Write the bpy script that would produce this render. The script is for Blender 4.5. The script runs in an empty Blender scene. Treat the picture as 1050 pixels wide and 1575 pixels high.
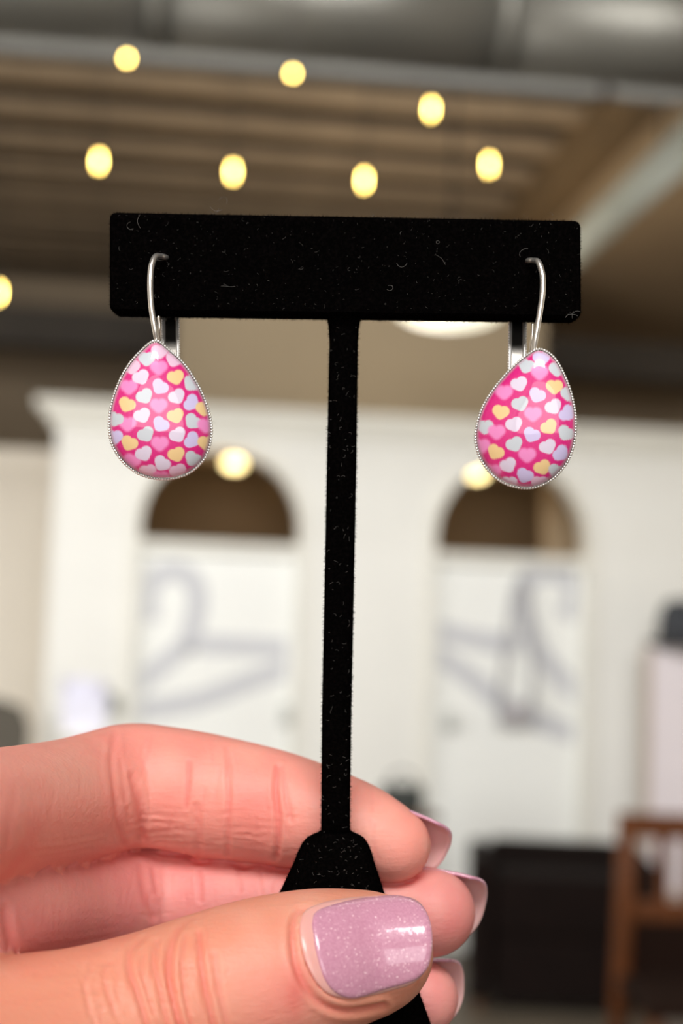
import bpy, bmesh, math, random
import numpy as np
from mathutils import Vector, Matrix

random.seed(7)
rng = np.random.default_rng(7)
SC = bpy.context.scene
COL = SC.collection
PI = math.pi

# ------------------------------------------------------------------ camera
F_PX = 2400.0
YAW, PITCH, ROLL = math.radians(7.0), math.radians(5.05), math.radians(2.0)
CAM = Vector((0.0, 0.0, 1.40))
fwd = Vector((math.sin(YAW)*math.cos(PITCH), math.cos(YAW)*math.cos(PITCH), math.sin(PITCH)))
r0 = Vector((math.cos(YAW), -math.sin(YAW), 0))
u0 = r0.cross(fwd)
right = r0*math.cos(ROLL) + u0*math.sin(ROLL)
up = u0*math.cos(ROLL) - r0*math.sin(ROLL)
cam_d = bpy.data.cameras.new('camera')
cam = bpy.data.objects.new('camera', cam_d); COL.objects.link(cam)
M = Matrix.Identity(4)
for i in range(3):
    M[i][0], M[i][1], M[i][2], M[i][3] = right[i], up[i], -fwd[i], CAM[i]
cam.matrix_world = M
cam_d.sensor_fit = 'VERTICAL'; cam_d.sensor_height = 36.0
cam_d.lens = 36.0*F_PX/1575.0
cam_d.clip_start = 0.01; cam_d.clip_end = 60
cam_d.dof.use_dof = True; cam_d.dof.focus_distance = 0.196; cam_d.dof.aperture_fstop = 16.5
SC.camera = cam

# ------------------------------------------------------------------ light
SC.view_settings.view_transform = 'Standard'
SC.view_settings.look = 'None'
SC.view_settings.exposure = 0.0
SC.view_settings.gamma = 1.0
SC.view_settings.use_curve_mapping = False
w = bpy.data.worlds.new('world'); SC.world = w; w.use_nodes = True
w.node_tree.nodes['Background'].inputs[0].default_value = (0.80, 0.86, 1.0, 1)
w.node_tree.nodes['Background'].inputs[1].default_value = 0.4

def area(name, loc, target, sx, sy, power, col=(1, 1, 1)):
    l = bpy.data.lights.new(name, 'AREA'); l.shape = 'RECTANGLE'
    l.size, l.size_y, l.energy, l.color = sx, sy, power, col
    o = bpy.data.objects.new(name, l); COL.objects.link(o)
    o.location = loc
    o.rotation_euler = (Vector(target)-Vector(loc)).to_track_quat('-Z', 'Y').to_euler()
    return o
# daylight through the shop windows behind and left of the photographer, then two added overhead lights
area('shop_window_light', (-0.4, -5.75, 1.9), (-0.4, 0, 1.7), 5.0, 2.6, 130, (1.0, 0.985, 0.96))
area('side_window_light', (-2.90, 4.2, 1.9), (1.0, 7.0, 1.3), 2.4, 1.8, 90, (0.97, 0.985, 1.0))
area('added_foreground_key', (-0.25, -1.15, 2.75), (0.05, 0.15, 1.4), 1.3, 0.5, 36, (1.0, 0.97, 0.93))  # unseen overhead key, added to brighten the hand and stand
area('added_room_fill', (0.6, 1.6, 3.92), (0.6, 6.8, 0.9), 4.2, 1.3, 285, (0.97, 0.985, 1.0))  # high fill added to light the duct top and facade; no roof opening

# ------------------------------------------------------------------ helpers
def ray(px, py):
    return (right*((px-525)/F_PX) + up*((787.5-py)/F_PX) + fwd)

def P(px, py, Y=None, Z=None, X=None):
    d = ray(px, py)
    if Y is not None: t = (Y-CAM.y)/d.y
    elif Z is not None: t = (Z-CAM.z)/d.z
    else: t = (X-CAM.x)/d.x
    return CAM + d*t

def s2l(c):
    return tuple(((x/255)/12.92 if x/255 <= 0.04045 else ((x/255+0.055)/1.055)**2.4) for x in c)

def mat(name, rgb, rough=0.6, metal=0.0, noise=0.0, nscale=6.0, bump=0.0, bscale=40.0, **kw):
    m = bpy.data.materials.new(name); m.use_nodes = True
    nt = m.node_tree; b = nt.nodes['Principled BSDF']
    c = s2l(rgb)
    b.inputs['Base Color'].default_value = (*c, 1)
    b.inputs['Roughness'].default_value = rough
    b.inputs['Metallic'].default_value = metal
    for k, v in kw.items():
        b.inputs[k].default_value = v
    if noise or bump:
        tc = nt.nodes.new('ShaderNodeTexCoord')
    if noise:
        n = nt.nodes.new('ShaderNodeTexNoise'); n.inputs['Scale'].default_value = nscale
        n.inputs['Detail'].default_value = 5
        r = nt.nodes.new('ShaderNodeValToRGB')
        lo = tuple(x*(1-noise) for x in c); hi = tuple(min(1, x*(1+noise)) for x in c)
        r.color_ramp.elements[0].color = (*lo, 1); r.color_ramp.elements[0].position = 0.3
        r.color_ramp.elements[1].color = (*hi, 1); r.color_ramp.elements[1].position = 0.7
        nt.links.new(tc.outputs['Object'], n.inputs['Vector'])
        nt.links.new(n.outputs['Fac'], r.inputs['Fac'])
        nt.links.new(r.outputs['Color'], b.inputs['Base Color'])
    if bump:
        n2 = nt.nodes.new('ShaderNodeTexNoise'); n2.inputs['Scale'].default_value = bscale
        bp = nt.nodes.new('ShaderNodeBump'); bp.inputs['Strength'].default_value = bump
        bp.inputs['Distance'].default_value = 0.01
        nt.links.new(tc.outputs['Object'], n2.inputs['Vector'])
        nt.links.new(n2.outputs['Fac'], bp.inputs['Height'])
        nt.links.new(bp.outputs['Normal'], b.inputs['Normal'])
    return m

def emis(name, rgb, strength):
    m = bpy.data.materials.new(name); m.use_nodes = True
    b = m.node_tree.nodes['Principled BSDF']
    b.inputs['Base Color'].default_value = (*rgb, 1)
    b.inputs['Emission Color'].default_value = (*rgb, 1)
    b.inputs['Emission Strength'].default_value = strength
    return m

def tag(o, label=None, cat=None, group=None, kind=None):
    if label: o['label'] = label
    if cat: o['category'] = cat
    if group: o['group'] = group
    if kind: o['kind'] = kind
    return o

def empty(name, loc=(0, 0, 0), rz=0.0):
    o = bpy.data.objects.new(name, None); COL.objects.link(o)
    o.empty_display_size = 0.02
    o.location = loc; o.rotation_euler = (0, 0, rz)
    return o

def link_mesh(name, me, m, parent=None, smooth=True):
    o = bpy.data.objects.new(name, me); COL.objects.link(o)
    if m is not None:
        for mm in (m if isinstance(m, (list, tuple)) else [m]): me.materials.append(mm)
    if smooth: me.shade_smooth()
    if parent: o.parent = parent
    return o

def pydata(name, vs, fs, m, parent=None, smooth=True):
    me = bpy.data.meshes.new(name)
    me.from_pydata([tuple(map(float, v)) for v in vs], [], [tuple(map(int, f)) for f in fs]); me.update()
    return link_mesh(name, me, m, parent, smooth)

def fast_mesh(name, V, Fq):
    """V (n,3), Fq (m,k) arrays, k corners each"""
    me = bpy.data.meshes.new(name)
    V = np.asarray(V, np.float32); Fq = np.asarray(Fq, np.int32); k = Fq.shape[1]
    me.vertices.add(len(V)); me.vertices.foreach_set('co', V.ravel())
    me.loops.add(Fq.size); me.loops.foreach_set('vertex_index', Fq.ravel())
    me.polygons.add(len(Fq)); me.polygons.foreach_set('loop_start', np.arange(0, Fq.size, k, dtype=np.int32))
    me.update(calc_edges=True)
    return me

class MB:
    def __init__(s): s.bm = bmesh.new()
    def box(s, x0, x1, y0, y1, z0, z1, bev=0.0):
        vs = [s.bm.verts.new((x, y, z)) for x in (x0, x1) for y in (y0, y1) for z in (z0, z1)]
        idx = [(0, 1, 3, 2), (4, 6, 7, 5), (0, 4, 5, 1), (2, 3, 7, 6), (0, 2, 6, 4), (1, 5, 7, 3)]
        fs = [s.bm.faces.new([vs[i] for i in f]) for f in idx]
        if bev:
            es = list({e for f in fs for e in f.edges})
            bmesh.ops.bevel(s.bm, geom=es, offset=bev, segments=2, affect='EDGES', profile=0.7)
        return s
    def tube(s, pts, r, n=12, cap=True):
        V, F = tube_data(pts, r, n, cap)
        vv = [s.bm.verts.new(v) for v in V]
        for f in F:
            s.bm.faces.new([vv[i] for i in f])
        return s
    def lathe(s, prof, c=(0, 0, 0), n=24):
        c = Vector(c); rings = []
        for r, z in prof:
            if r < 1e-6: rings.append([s.bm.verts.new(c+Vector((0, 0, z)))])
            else: rings.append([s.bm.verts.new(c+Vector((r*math.cos(2*PI*i/n), r*math.sin(2*PI*i/n), z))) for i in range(n)])
        for a, b in zip(rings, rings[1:]):
            for i in range(n):
                q = [a[i % len(a)], a[(i+1) % len(a)], b[(i+1) % len(b)], b[i % len(b)]]
                q = list(dict.fromkeys(q))
                if len(q) > 2: s.bm.faces.new(q)
        return s
    def prism(s, poly, y0, y1):
        """poly in (x,z), extruded along y"""
        a = [s.bm.verts.new((x, y0, z)) for x, z in poly]; b = [s.bm.verts.new((x, y1, z)) for x, z in poly]
        s.bm.faces.new(a); s.bm.faces.new(b[::-1])
        n = len(poly)
        for i in range(n):
            s.bm.faces.new([a[i], b[i], b[(i+1) % n], a[(i+1) % n]])
        return s
    def build(s, name, m, parent=None, smooth=False, off=None):
        bmesh.ops.recalc_face_normals(s.bm, faces=s.bm.faces)
        if off is not None:
            bmesh.ops.translate(s.bm, verts=s.bm.verts, vec=-Vector(off))
        me = bpy.data.meshes.new(name); s.bm.to_mesh(me); s.bm.free()
        return link_mesh(name, me, m, parent, smooth)

def tube_data(pts, r, n=12, cap=True):
    pts = [Vector(p) for p in pts]
    rs = r if isinstance(r, (list, tuple, np.ndarray)) else [r]*len(pts)
    V, F = [], []
    t0 = (pts[1]-pts[0]).normalized()
    nrm = t0.orthogonal().normalized()
    for i, p in enumerate(pts):
        t = (pts[min(i+1, len(pts)-1)]-pts[max(i-1, 0)]).normalized()
        nrm = (nrm - t*nrm.dot(t)).normalized(); b = t.cross(nrm)
        for k in range(n):
            a = 2*PI*k/n
            V.append(p + (nrm*math.cos(a)+b*math.sin(a))*float(rs[i]))
    for i in range(len(pts)-1):
        for k in range(n):
            F.append((i*n+k, i*n+(k+1) % n, (i+1)*n+(k+1) % n, (i+1)*n+k))
    if cap:
        F.append(tuple(range(n))[::-1]); F.append(tuple((len(pts)-1)*n+k for k in range(n)))
    return V, F

def catmull(pts, sub=8, closed=False):
    p = np.array(pts, float); n = len(p); out = []
    rngi = range(n) if closed else range(n-1)
    for i in rngi:
        if closed: a, b, c, d = p[(i-1) % n], p[i], p[(i+1) % n], p[(i+2) % n]
        else: a, b, c, d = p[max(i-1, 0)], p[i], p[i+1], p[min(i+2, n-1)]
        for k in range(sub):
            t = k/sub
            out.append(0.5*((2*b)+(-a+c)*t+(2*a-5*b+4*c-d)*t*t+(-a+3*b-3*c+d)*t**3))
    if not closed: out.append(p[-1])
    return np.array(out)

def struct(o):
    o['kind'] = 'structure'; return o

# ------------------------------------------------------------------ materials of the room
m_white = mat('white_paint', (240, 238, 230), 0.55, noise=0.03, nscale=2)
m_trim = mat('white_trim', (236, 233, 222), 0.5, noise=0.03, nscale=3)
m_door = mat('white_door_paint', (246, 246, 240), 0.45, noise=0.02, nscale=3)
m_decal = mat('pale_grey_vinyl', (203, 203, 206), 0.5, noise=0.02)
m_taupe = mat('taupe_plaster', (168, 148, 122), 0.85, noise=0.08, nscale=1.5)
m_tan = mat('tan_bulkhead_plaster', (176, 160, 134), 0.85, noise=0.05, nscale=1.5)
m_beige = mat('beige_partition_paint', (240, 231, 216), 0.8, noise=0.03, nscale=2)
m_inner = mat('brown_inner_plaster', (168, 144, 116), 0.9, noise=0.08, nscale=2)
m_joist = mat('aged_pine', (166, 144, 116), 0.8, noise=0.18, nscale=4)
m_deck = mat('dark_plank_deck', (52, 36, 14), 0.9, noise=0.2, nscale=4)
m_soffit = mat('tan_soffit', (182, 158, 126), 0.9, noise=0.05, nscale=2)
m_beam = mat('dark_steel_beam', (78, 70, 60), 0.7, noise=0.1)
m_duct = mat('galvanised_duct', (104, 101, 93), 0.48, metal=0.65, noise=0.08, nscale=3)
m_floor = mat('grey_brown_concrete', (98, 88, 74), 0.55, noise=0.1, nscale=3, bump=0.1, bscale=20)
m_leather = mat('black_leather', (20, 11, 8), 0.85, noise=0.15, nscale=12, bump=0.25, bscale=60, **{'Specular IOR Level': 0.12})
m_chair = mat('brown_varnished_wood', (86, 46, 18), 0.55, noise=0.25, nscale=12, **{'Specular IOR Level': 0.2})
m_dark = mat('dark_grey_cloth', (62, 64, 68), 0.9, noise=0.15, nscale=20)
m_nickel = mat('brushed_nickel', (170, 172, 165), 0.35, metal=0.8, noise=0.03)
m_cord = mat('black_cable', (40, 34, 28), 0.6, noise=0.02)
m_lilac = mat('lilac_paper', (216, 214, 226), 0.7, noise=0.04, nscale=15)
m_panel = mat('pale_pink_white_board', (238, 228, 230), 0.6, noise=0.03)
m_post = mat('pinkish_wood_post', (196, 180, 166), 0.6, noise=0.06)
m_wood2 = mat('walnut_side_table', (92, 62, 38), 0.5, noise=0.2, nscale=10)
m_warm = emis('warm_filament_glass', (1.0, 0.70, 0.17), 38.0)
m_warm2 = emis('warm_bulb_glass', (1.0, 0.80, 0.36), 6.0)
m_glow = emis('opal_lamp_glass', (1.0, 0.97, 0.78), 1.5)

# ------------------------------------------------------------------ structure
YB = 7.3                       # front of the fitting-room block
struct(MB().box(-3.2, 5.2, -6.0, 12.2, -0.1, 0.0).build('floor', m_floor))
ZC = 4.0
ZC0 = ZC+0.12
xr = P(930, 250, Z=ZC).x       # right end of the joist bay
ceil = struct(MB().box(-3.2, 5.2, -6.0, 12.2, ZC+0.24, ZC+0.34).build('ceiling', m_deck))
jm = None
yy = 1.0; k = 0
while yy < 12.0:
    j = MB().box(-3.2, xr, 0, 0.21, ZC+0.19, ZC+0.24).build('batten', m_joist, ceil) if jm is None else bpy.data.objects.new('batten', jm)
    if jm is None: jm = j.data
    else: COL.objects.link(j); j.parent = ceil
    j.location = (0, yy, 0); yy += 0.55; k += 1
s = MB().box(xr, 5.2, -6.0, 12.2, ZC-0.02, ZC+0.24).build('soffit', m_soffit, ceil)
tr = MB().box(xr-0.16, xr, -6.0, 12.2, ZC-0.05, ZC+0.24).build('edge_beam', mat('honey_pine_beam', (118, 94, 62), 0.8, noise=0.15), ceil)
struct(MB().box(-3.3, 5.3, 12.2, 12.3, 0, ZC+0.3).build('wall_back', m_taupe))
struct(MB().box(-3.3, -3.2, -6.0, 12.3, 0, ZC+0.3).build('wall_left', m_beige))
struct(MB().box(5.2, 5.3, -6.0, 12.3, 0, ZC+0.3).build('wall_right', m_beige))
struct(MB().box(-3.3, 5.3, -6.1, -6.0, 0, ZC+0.3).build('wall_front', m_beige))

# dark beam across the far end, and the tan bulkhead in front of it
zb = P(100, 505, Y=11.0)
struct(MB().box(-3.2, 5.2, 11.0, 11.2, zb.z-0.13, zb.z+0.15).build('trim_1', m_beam))
a = P(268, 560, Y=9.5); b = P(836, 560, Y=9.5)
struct(MB().box(a.x, b.x, 9.5, 10.4, 2.0, P(500, 440, Y=9.5).z).build('wall_bulkhead', m_tan))
# beige partition left of the block
pz = P(30, 690, Y=8.4)
struct(MB().box(-3.2, P(110, 800, Y=8.4).x, 8.4, 8.5, 0, pz.z).build('wall_partition', m_beige))

# --- fitting-room block facade with two arched transoms
xL = P(78, 850, Y=YB).x; xR = 3.2
ztop = P(500, 676, Y=YB).z
def door_span(pl, pr): return P(pl, 900, Y=YB).x, P(pr, 900, Y=YB).x
spans = [door_span(212, 458), door_span(668, 900)]
zbar = P(335, 834, Y=YB).z      # underside of the arch opening
zarch = P(335, 690, Y=YB).z
facade = struct(MB().box(xL, spans[0][0], YB, YB+0.12, 0, ztop).build('wall_facade', m_white))
for (x0, x1) in [(spans[0][1], spans[1][0]), (spans[1][1], xR)]:
    MB().box(x0, x1, YB, YB+0.12, 0, ztop).build('facade_panel', m_white, facade)
for (x0, x1) in spans:
    R = (x1-x0)/2; cx = (x0+x1)/2; zc = zarch-R
    for sgn in (-1, 1):
        poly = [(cx+sgn*R, zc), (cx+sgn*R, ztop), (cx, ztop)]
        poly += [(cx+sgn*R*math.sin(t), zc+R*math.cos(t)) for t in np.linspace(0, PI/2, 17)[:-1]]
        MB().prism(poly, YB, YB+0.12).build('arch_spandrel', m_white, facade)
    # transom bar, architrave round the arch
    MB().box(x0, x1, YB-0.005, YB+0.12, zbar-0.05, zbar, 0.004).build('transom_bar', m_trim, facade)
    m = MB()
    poly_o = [(cx-R-0.055, 0.0)] + [(cx-(R+0.055)*math.cos(t), zc+(R+0.055)*math.sin(t)) for t in np.linspace(0, PI, 33)] + [(cx+R+0.055, 0.0)]
    poly_i = [(cx-R, 0.0)] + [(cx-R*math.cos(t), zc+R*math.sin(t)) for t in np.linspace(0, PI, 33)] + [(cx+R, 0.0)]
    for i in range(len(poly_o)-1):
        m.prism([poly_o[i], poly_o[i+1], poly_i[i+1], poly_i[i]], YB-0.018, YB)
    m.build('architrave', m_trim, facade)
# crown moulding
cr = MB()
for dz0, dz1, pr in [(0, 0.04, 0.03), (0.04, 0.08, 0.06), (0.08, 0.12, 0.10)]:
    cr.box(xL-pr, xR, YB-pr, YB+0.12, ztop+dz0, ztop+dz1, 0.006)
cr.build('crown_moulding', m_trim, facade)
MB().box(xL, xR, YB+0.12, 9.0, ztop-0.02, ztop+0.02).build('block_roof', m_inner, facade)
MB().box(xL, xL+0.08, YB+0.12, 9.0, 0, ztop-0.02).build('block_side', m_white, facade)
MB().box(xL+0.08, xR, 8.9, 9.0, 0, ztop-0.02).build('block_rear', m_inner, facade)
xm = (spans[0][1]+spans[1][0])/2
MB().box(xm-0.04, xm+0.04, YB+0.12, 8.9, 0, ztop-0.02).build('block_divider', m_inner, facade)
xq = P(838, 780, Y=YB+0.5).x
MB().box(xq, xR, YB+0.5, YB+0.56, 0, ztop-0.02).build('block_divider', m_soffit, facade)

# doors
def stroke(m, pts, wdt, y0, y1):
    """thick poly-line prism in the xz plane"""
    pts = [Vector(p) for p in pts]
    L, Rr = [], []
    for i, p in enumerate(pts):
        t = (pts[min(i+1, len(pts)-1)]-pts[max(i-1, 0)]).normalized(); n = Vector((-t.y, t.x))
        L.append(p+n*wdt/2); Rr.append(p-n*wdt/2)
    for i in range(len(pts)-1):
        m.prism([tuple(L[i]), tuple(L[i+1]), tuple(Rr[i+1]), tuple(Rr[i])], y0, y1)
ks = []
YD = YB+0.045
def pz2(px, py):
    q = P(px, py, Y=YD); return (q.x, q.z)
hooks = [[(232, 955), (226, 925), (236, 893), (262, 878), (288, 885), (302, 905), (303, 935), (296, 965), (288, 992)],
         [(868, 950), (882, 925), (880, 900), (858, 882), (830, 880), (808, 895), (803, 925), (812, 965), (832, 1008)]]
bars = [[[(288, 990), (360, 993), (462, 999)], [(288, 990), (240, 1030), (186, 1078)], [(186, 1096), (300, 1078), (390, 1045), (462, 1020)]],
        [[(664, 968), (740, 985), (800, 992)], [(664, 1000), (730, 1048), (790, 1092), (898, 1136)], [(828, 1004), (862, 1042), (900, 1082)]]]
for n, ((x0, x1), hk, bs) in enumerate(zip(spans, hooks, bars), 1):
    d = struct(MB().box(x0+0.004, x1-0.004, YD, YD+0.04, 0.008, zbar-0.052).build('door_%d' % n, m_door))
    # raised stile and rail frame on the leaf
    m = MB(); ww = 0.035
    m.box(x0+0.004, x0+ww, YD-0.006, YD, 0.01, zbar-0.055); m.box(x1-ww, x1-0.004, YD-0.006, YD, 0.01, zbar-0.055)
    m.build('stile', m_door, d)
    m = MB()
    stroke(m, [pz2(*p) for p in catmull(hk, 5)], 0.092, YD-0.0025, YD-0.0005)
    m.build('hanger_hook_print', m_decal, d)
    for bb in bs:
        m = MB(); stroke(m, [pz2(*p) for p in catmull(bb, 4)], 0.09, YD-0.0035, YD-0.0015)
        m.build('hanger_bar_print', m_decal, d)
    kp = P(442, 1100, Y=YD) if n == 1 else P(690, 1110, Y=YD)
    m = MB(); m.box(kp.x-0.03, kp.x+0.03, YD-0.014, YD, kp.z-0.05, kp.z+0.05, 0.004)
    pl = m.build('lock_plate', mat('soft_nickel', (205, 206, 200), 0.5, metal=0.3), d)
    m = MB(); m.tube([(kp.x, YD-0.014, kp.z), (kp.x, YD-0.05, kp.z)], 0.009)
    m.tube([(kp.x, YD-0.05, kp.z), (kp.x, YD-0.054, kp.z), (kp.x, YD-0.075, kp.z), (kp.x, YD-0.08, kp.z)], [0.012, 0.024, 0.024, 0.012])
    m.build('door_knob', mat('soft_nickel_knob', (205, 206, 200), 0.5, metal=0.3), d, True)

# window in the wall behind the photographer (the daylight comes through it)
def window(name, x0, x1, z0, z1, y):
    wd = struct(MB().box(x0, x1, y, y+0.02, z0, z1).build(name, mat('daylit_pane_'+name, (225, 232, 240), 0.1)))
    m = MB()
    for q in np.linspace(x0, x1, 5): m.box(q-0.03, q+0.03, y+0.02, y+0.06, z0, z1)
    for q in (z0, z1): m.box(x0, x1, y+0.02, y+0.06, q-0.04, q+0.04)
    m.build('window_frame', m_trim, wd)
window('window_1', -2.9, 2.1, 0.6, 3.2, -6.0)

# ------------------------------------------------------------------ ducts
def cyl_dir(m, p0, p1, r, n=32): m.tube([p0, p1], r, n)
YDu = 4.6
pc = P(525, 10, Y=YDu); rD = 0.185
du = empty('air_duct', (0, YDu, pc.z))
tag(du, 'large round galvanised air duct crossing the ceiling at the top', 'duct')
xs = np.arange(-3.2, 5.2, 1.05)
sm = None
for x in xs:
    if sm is None:
        o = MB().tube([(0, 0, 0), (1.04, 0, 0)], rD, 40).build('duct_section', m_duct, du, True); sm = o.data
        ri = MB().tube([(-0.02, 0, 0), (-0.02, 0, 0.0001), (0.02, 0, 0)], rD+0.01, 40)
        rm = MB().tube([(-0.02, 0, 0), (0.02, 0, 0)], rD+0.012, 40).build('duct_collar', m_duct, du, True)
        rmd = rm.data; rm.location = (x, 0, 0)
        ri.bm.free()
    else:
        o = bpy.data.objects.new('duct_section', sm); COL.objects.link(o); o.parent = du
        r2 = bpy.data.objects.new('duct_collar', rmd); COL.objects.link(r2); r2.parent = du; r2.location = (x, 0, 0)
    o.location = (x, 0, 0)
for x in (-2.0, 1.3, 3.4):
    MB().tube([(x, 0, rD), (x, 0, ZC+0.24-pc.z)], 0.006, 6).build('hanger_rod', m_cord, du)

q0 = P(525, 110, Y=4.45)
pp = empty('ceiling_pipe', (0, 4.45, q0.z)); tag(pp, 'slim pale grey pipe running along the underside of the large duct', 'pipe')
m_pipe = mat('pale_grey_pipe', (98, 96, 90), 0.6, noise=0.05)
MB().tube([(-3.2, 0, 0), (5.2, 0, 0)], 0.020, 20).build('pipe_run', m_pipe, pp, True)
for x in (-2.0, 1.3, 3.4):
    MB().tube([(x-0.015, 0, 0), (x+0.015, 0, 0)], 0.028, 20).build('pipe_clip', m_cord, pp, True)
qa = P(1075, 206, Y=5.2)
xs0, zs0 = qa.x, qa.z
sd = empty('air_duct', (xs0, 5.0, zs0))
tag(sd, 'narrow pale green-grey round duct running diagonally away at upper right', 'duct')
m_duct2 = mat('pale_green_grey_duct', (196, 200, 188), 0.6, noise=0.05, nscale=3)
MB().tube([(0, -0.1, 0), (0, 2.55, 0)], 0.072, 28).build('duct_pipe', m_duct2, sd, True)
for yy in (0.2, 1.3, 2.4):
    MB().tube([(0, yy, 0), (0, yy+0.04, 0)], 0.075, 28).build('duct_collar', m_duct2, sd, True)
m = MB(); m.tube([(0, 0.6, 0), (0, 0.6, ZC-zs0)], 0.006, 6); m.build('hanger_rod', m_cord, sd)

# ------------------------------------------------------------------ lamps
bulbs = [(195, 90, 4.25, 0, 'upper left, just under the big duct'), (450, 113, 4.25, 0, 'upper middle, just under the big duct'),
         (663, 168, 6.3, 1, 'highest of those right of the stand post'), (152, 248, 6.3, 1, 'above the left end of the velvet bar'),
         (358, 264, 6.3, 1, 'above the bar between left earring and post'), (560, 277, 6.3, 1, 'closest above the middle of the bar'),
         (752, 253, 6.3, 1, 'above the right earring'), (-2, 450, 6.6, 1, 'cut by the left edge of the photo')]
bd = {}
for (px, py, Y, tall, txt) in bulbs:
    c = P(px, py, Y=Y)
    e = empty('string_light', c); tag(e, 'small glowing amber bulb on a cord, ' + txt, 'light bulb', 'amber bulbs hanging under the joists')
    r = 0.008 if tall else 0.006; h = 0.032 if tall else 0.008
    key = tall
    if key not in bd:
        prof = [(0, -h)] + [(r*math.sin(t), -h*math.cos(t)) for t in np.linspace(0.2, PI-0.35, 14)]
        b1 = MB().lathe(prof, n=20).build('bulb', m_warm, e, True)
        b2 = MB().lathe([(0.0, h*0.9), (r*0.5, h*0.92), (r*0.5, h+0.035), (0.004, h+0.045), (0, h+0.045)], n=16).build('socket', m_cord, e, True)
        bd[key] = (b1.data, b2.data)
    else:
        for nm, dd in zip(('bulb', 'socket'), bd[key]):
            o = bpy.data.objects.new(nm, dd); COL.objects.link(o); o.parent = e
    MB().tube([(0, 0, h+0.04), (0, 0, ZC-c.z+(0.19 if ((Y-1.0) % 0.55) < 0.21 else 0.24))], 0.003, 6).build('cord', m_cord, e)
for i, (px, py, side) in enumerate([(360, 713, 'left'), (733, 728, 'right')]):
    c = P(px, py, Y=7.75)
    e = empty('globe_lamp', (c.x, c.y, ztop-0.02)); tag(e, 'warm round lamp glowing behind the %s arched transom' % side, 'lamp', 'lamps inside the fitting rooms')
    dz = c.z-(ztop-0.02)
    MB().lathe([(0, -0.030)]+[(0.052*math.sin(t), -0.030*math.cos(t)) for t in np.linspace(0.2, PI-0.2, 12)]+[(0, 0.030)], (0, 0, dz), 24).build('bulb', m_warm2, e, True)
    MB().lathe([(0.012, dz+0.028), (0.012, 0.0)], n=10).build('stem', m_nickel, e, True)
    pl = bpy.data.lights.new('fitting_room_bulb_glow', 'POINT'); pl.energy = 2.2; pl.color = (1, 0.8, 0.5); pl.shadow_soft_size = 0.05
    po = bpy.data.objects.new('fitting_room_bulb_glow', pl); COL.objects.link(po); po.location = (c.x, c.y+0.1, c.z-0.1)
c = P(690, 478, Y=7.1)
e = empty('dome_lamp', c); tag(e, 'wide pale glowing dome lamp half hidden behind the velvet bar, right of the post', 'lamp')
MB().lathe([(0, -0.072)]+[(0.24*math.sin(t), -0.07*math.cos(t)) for t in np.linspace(0.15, PI/2, 12)]+[(0.23, 0.01), (0, 0.01)], n=40).build('diffuser', m_glow, e, True)
MB().lathe([(0.25, -0.005), (0.26, 0.0), (0.25, 0.02), (0.05, 0.05), (0, 0.05)], n=40).build('canopy', m_trim, e, True)
pl = bpy.data.lights.new('dome_lamp_light', 'POINT'); pl.energy = 26; pl.color = (1, 0.95, 0.84); pl.shadow_soft_size = 0.2
po = bpy.data.objects.new('dome_lamp_light', pl); COL.objects.link(po); po.location = (c.x, c.y+0.9, c.z-0.12)
MB().tube([(0, 0, 0.04), (0, 0, ZC-c.z+(0.19 if ((7.1-1.0) % 0.55) < 0.21 else 0.24))], 0.008, 8).build('stem', m_cord, e)

# ------------------------------------------------------------------ furniture far behind
def put(m, name, mt, parent, smooth=False):
    return m.build(name, mt, parent, smooth)
# black leather armchair
c = P(728, 1440, Y=6.3)
so = empty('armchair', (c.x+0.05, 6.2, 0), math.radians(-11)); tag(so, 'low black leather armchair standing in front of the white fitting rooms', 'armchair')
W = 0.55
zt = P(760, 1312, Y=6.3).z
put(MB().box(0, W, 0.40, 0.60, 0.10, zt+0.015, 0.04), 'backrest', m_leather, so)
put(MB().box(0.005, W-0.005, -0.06, 0.40, 0.30, zt-0.06, 0.04), 'seat_cushion', m_leather, so)
put(MB().box(0.01, W-0.01, -0.05, 0.40, 0.05, 0.30, 0.02), 'frame', m_leather, so)
put(MB().box(-0.09, 0.0, -0.08, 0.60, 0.05, zt, 0.03), 'armrest', m_leather, so)
put(MB().box(W, W+0.09, -0.08, 0.60, 0.05, zt, 0.03), 'armrest', m_leather, so)
for x in (-0.045, W+0.045):
    for y in (-0.03, 0.55):
        put(MB().tube([(x, y, 0), (x, y, 0.05)], [0.018, 0.025], 12), 'leg', m_wood2, so)
# wooden spindle chair at the right edge
c = P(958, 1250, Y=4.6); zt = c.z
ch = empty('wooden_chair', (c.x, 4.6, 0), math.radians(-6)); tag(ch, 'brown varnished wooden chair with slatted back at the right edge', 'chair')
sx = lambda px: (P(px, 1300, Y=4.6).x - c.x)
put(MB().box(0, 0.42, 0, 0.03, zt-0.075, zt, 0.01), 'top_rail', m_chair, ch)
zl = P(1000, 1385, Y=4.6).z
put(MB().box(0.01, 0.41, 0, 0.03, zl-0.06, zl, 0.008), 'lower_rail', m_chair, ch)
for x in (0.0, 0.39):
    put(MB().tube([(x+0.015, 0.015, zt), (x+0.01, 0.0, zl), (x, 0.0, 0.45), (x-0.01, 0.05, 0)], [0.030, 0.030, 0.028, 0.022], 10), 'leg', m_chair, ch, True)
for x in (0.125, 0.21, 0.295):
    put(MB().box(x-0.019, x+0.019, 0.006, 0.024, zl, zt-0.07, 0.004), 'back_slat', m_chair, ch)
put(MB().box(-0.01, 0.43, -0.42, 0.02, 0.43, 0.47, 0.012), 'seat', mat('dark_brown_seat', (30, 17, 10), 0.9, noise=0.2, nscale=15, **{'Specular IOR Level': 0.1}), ch)
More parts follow.
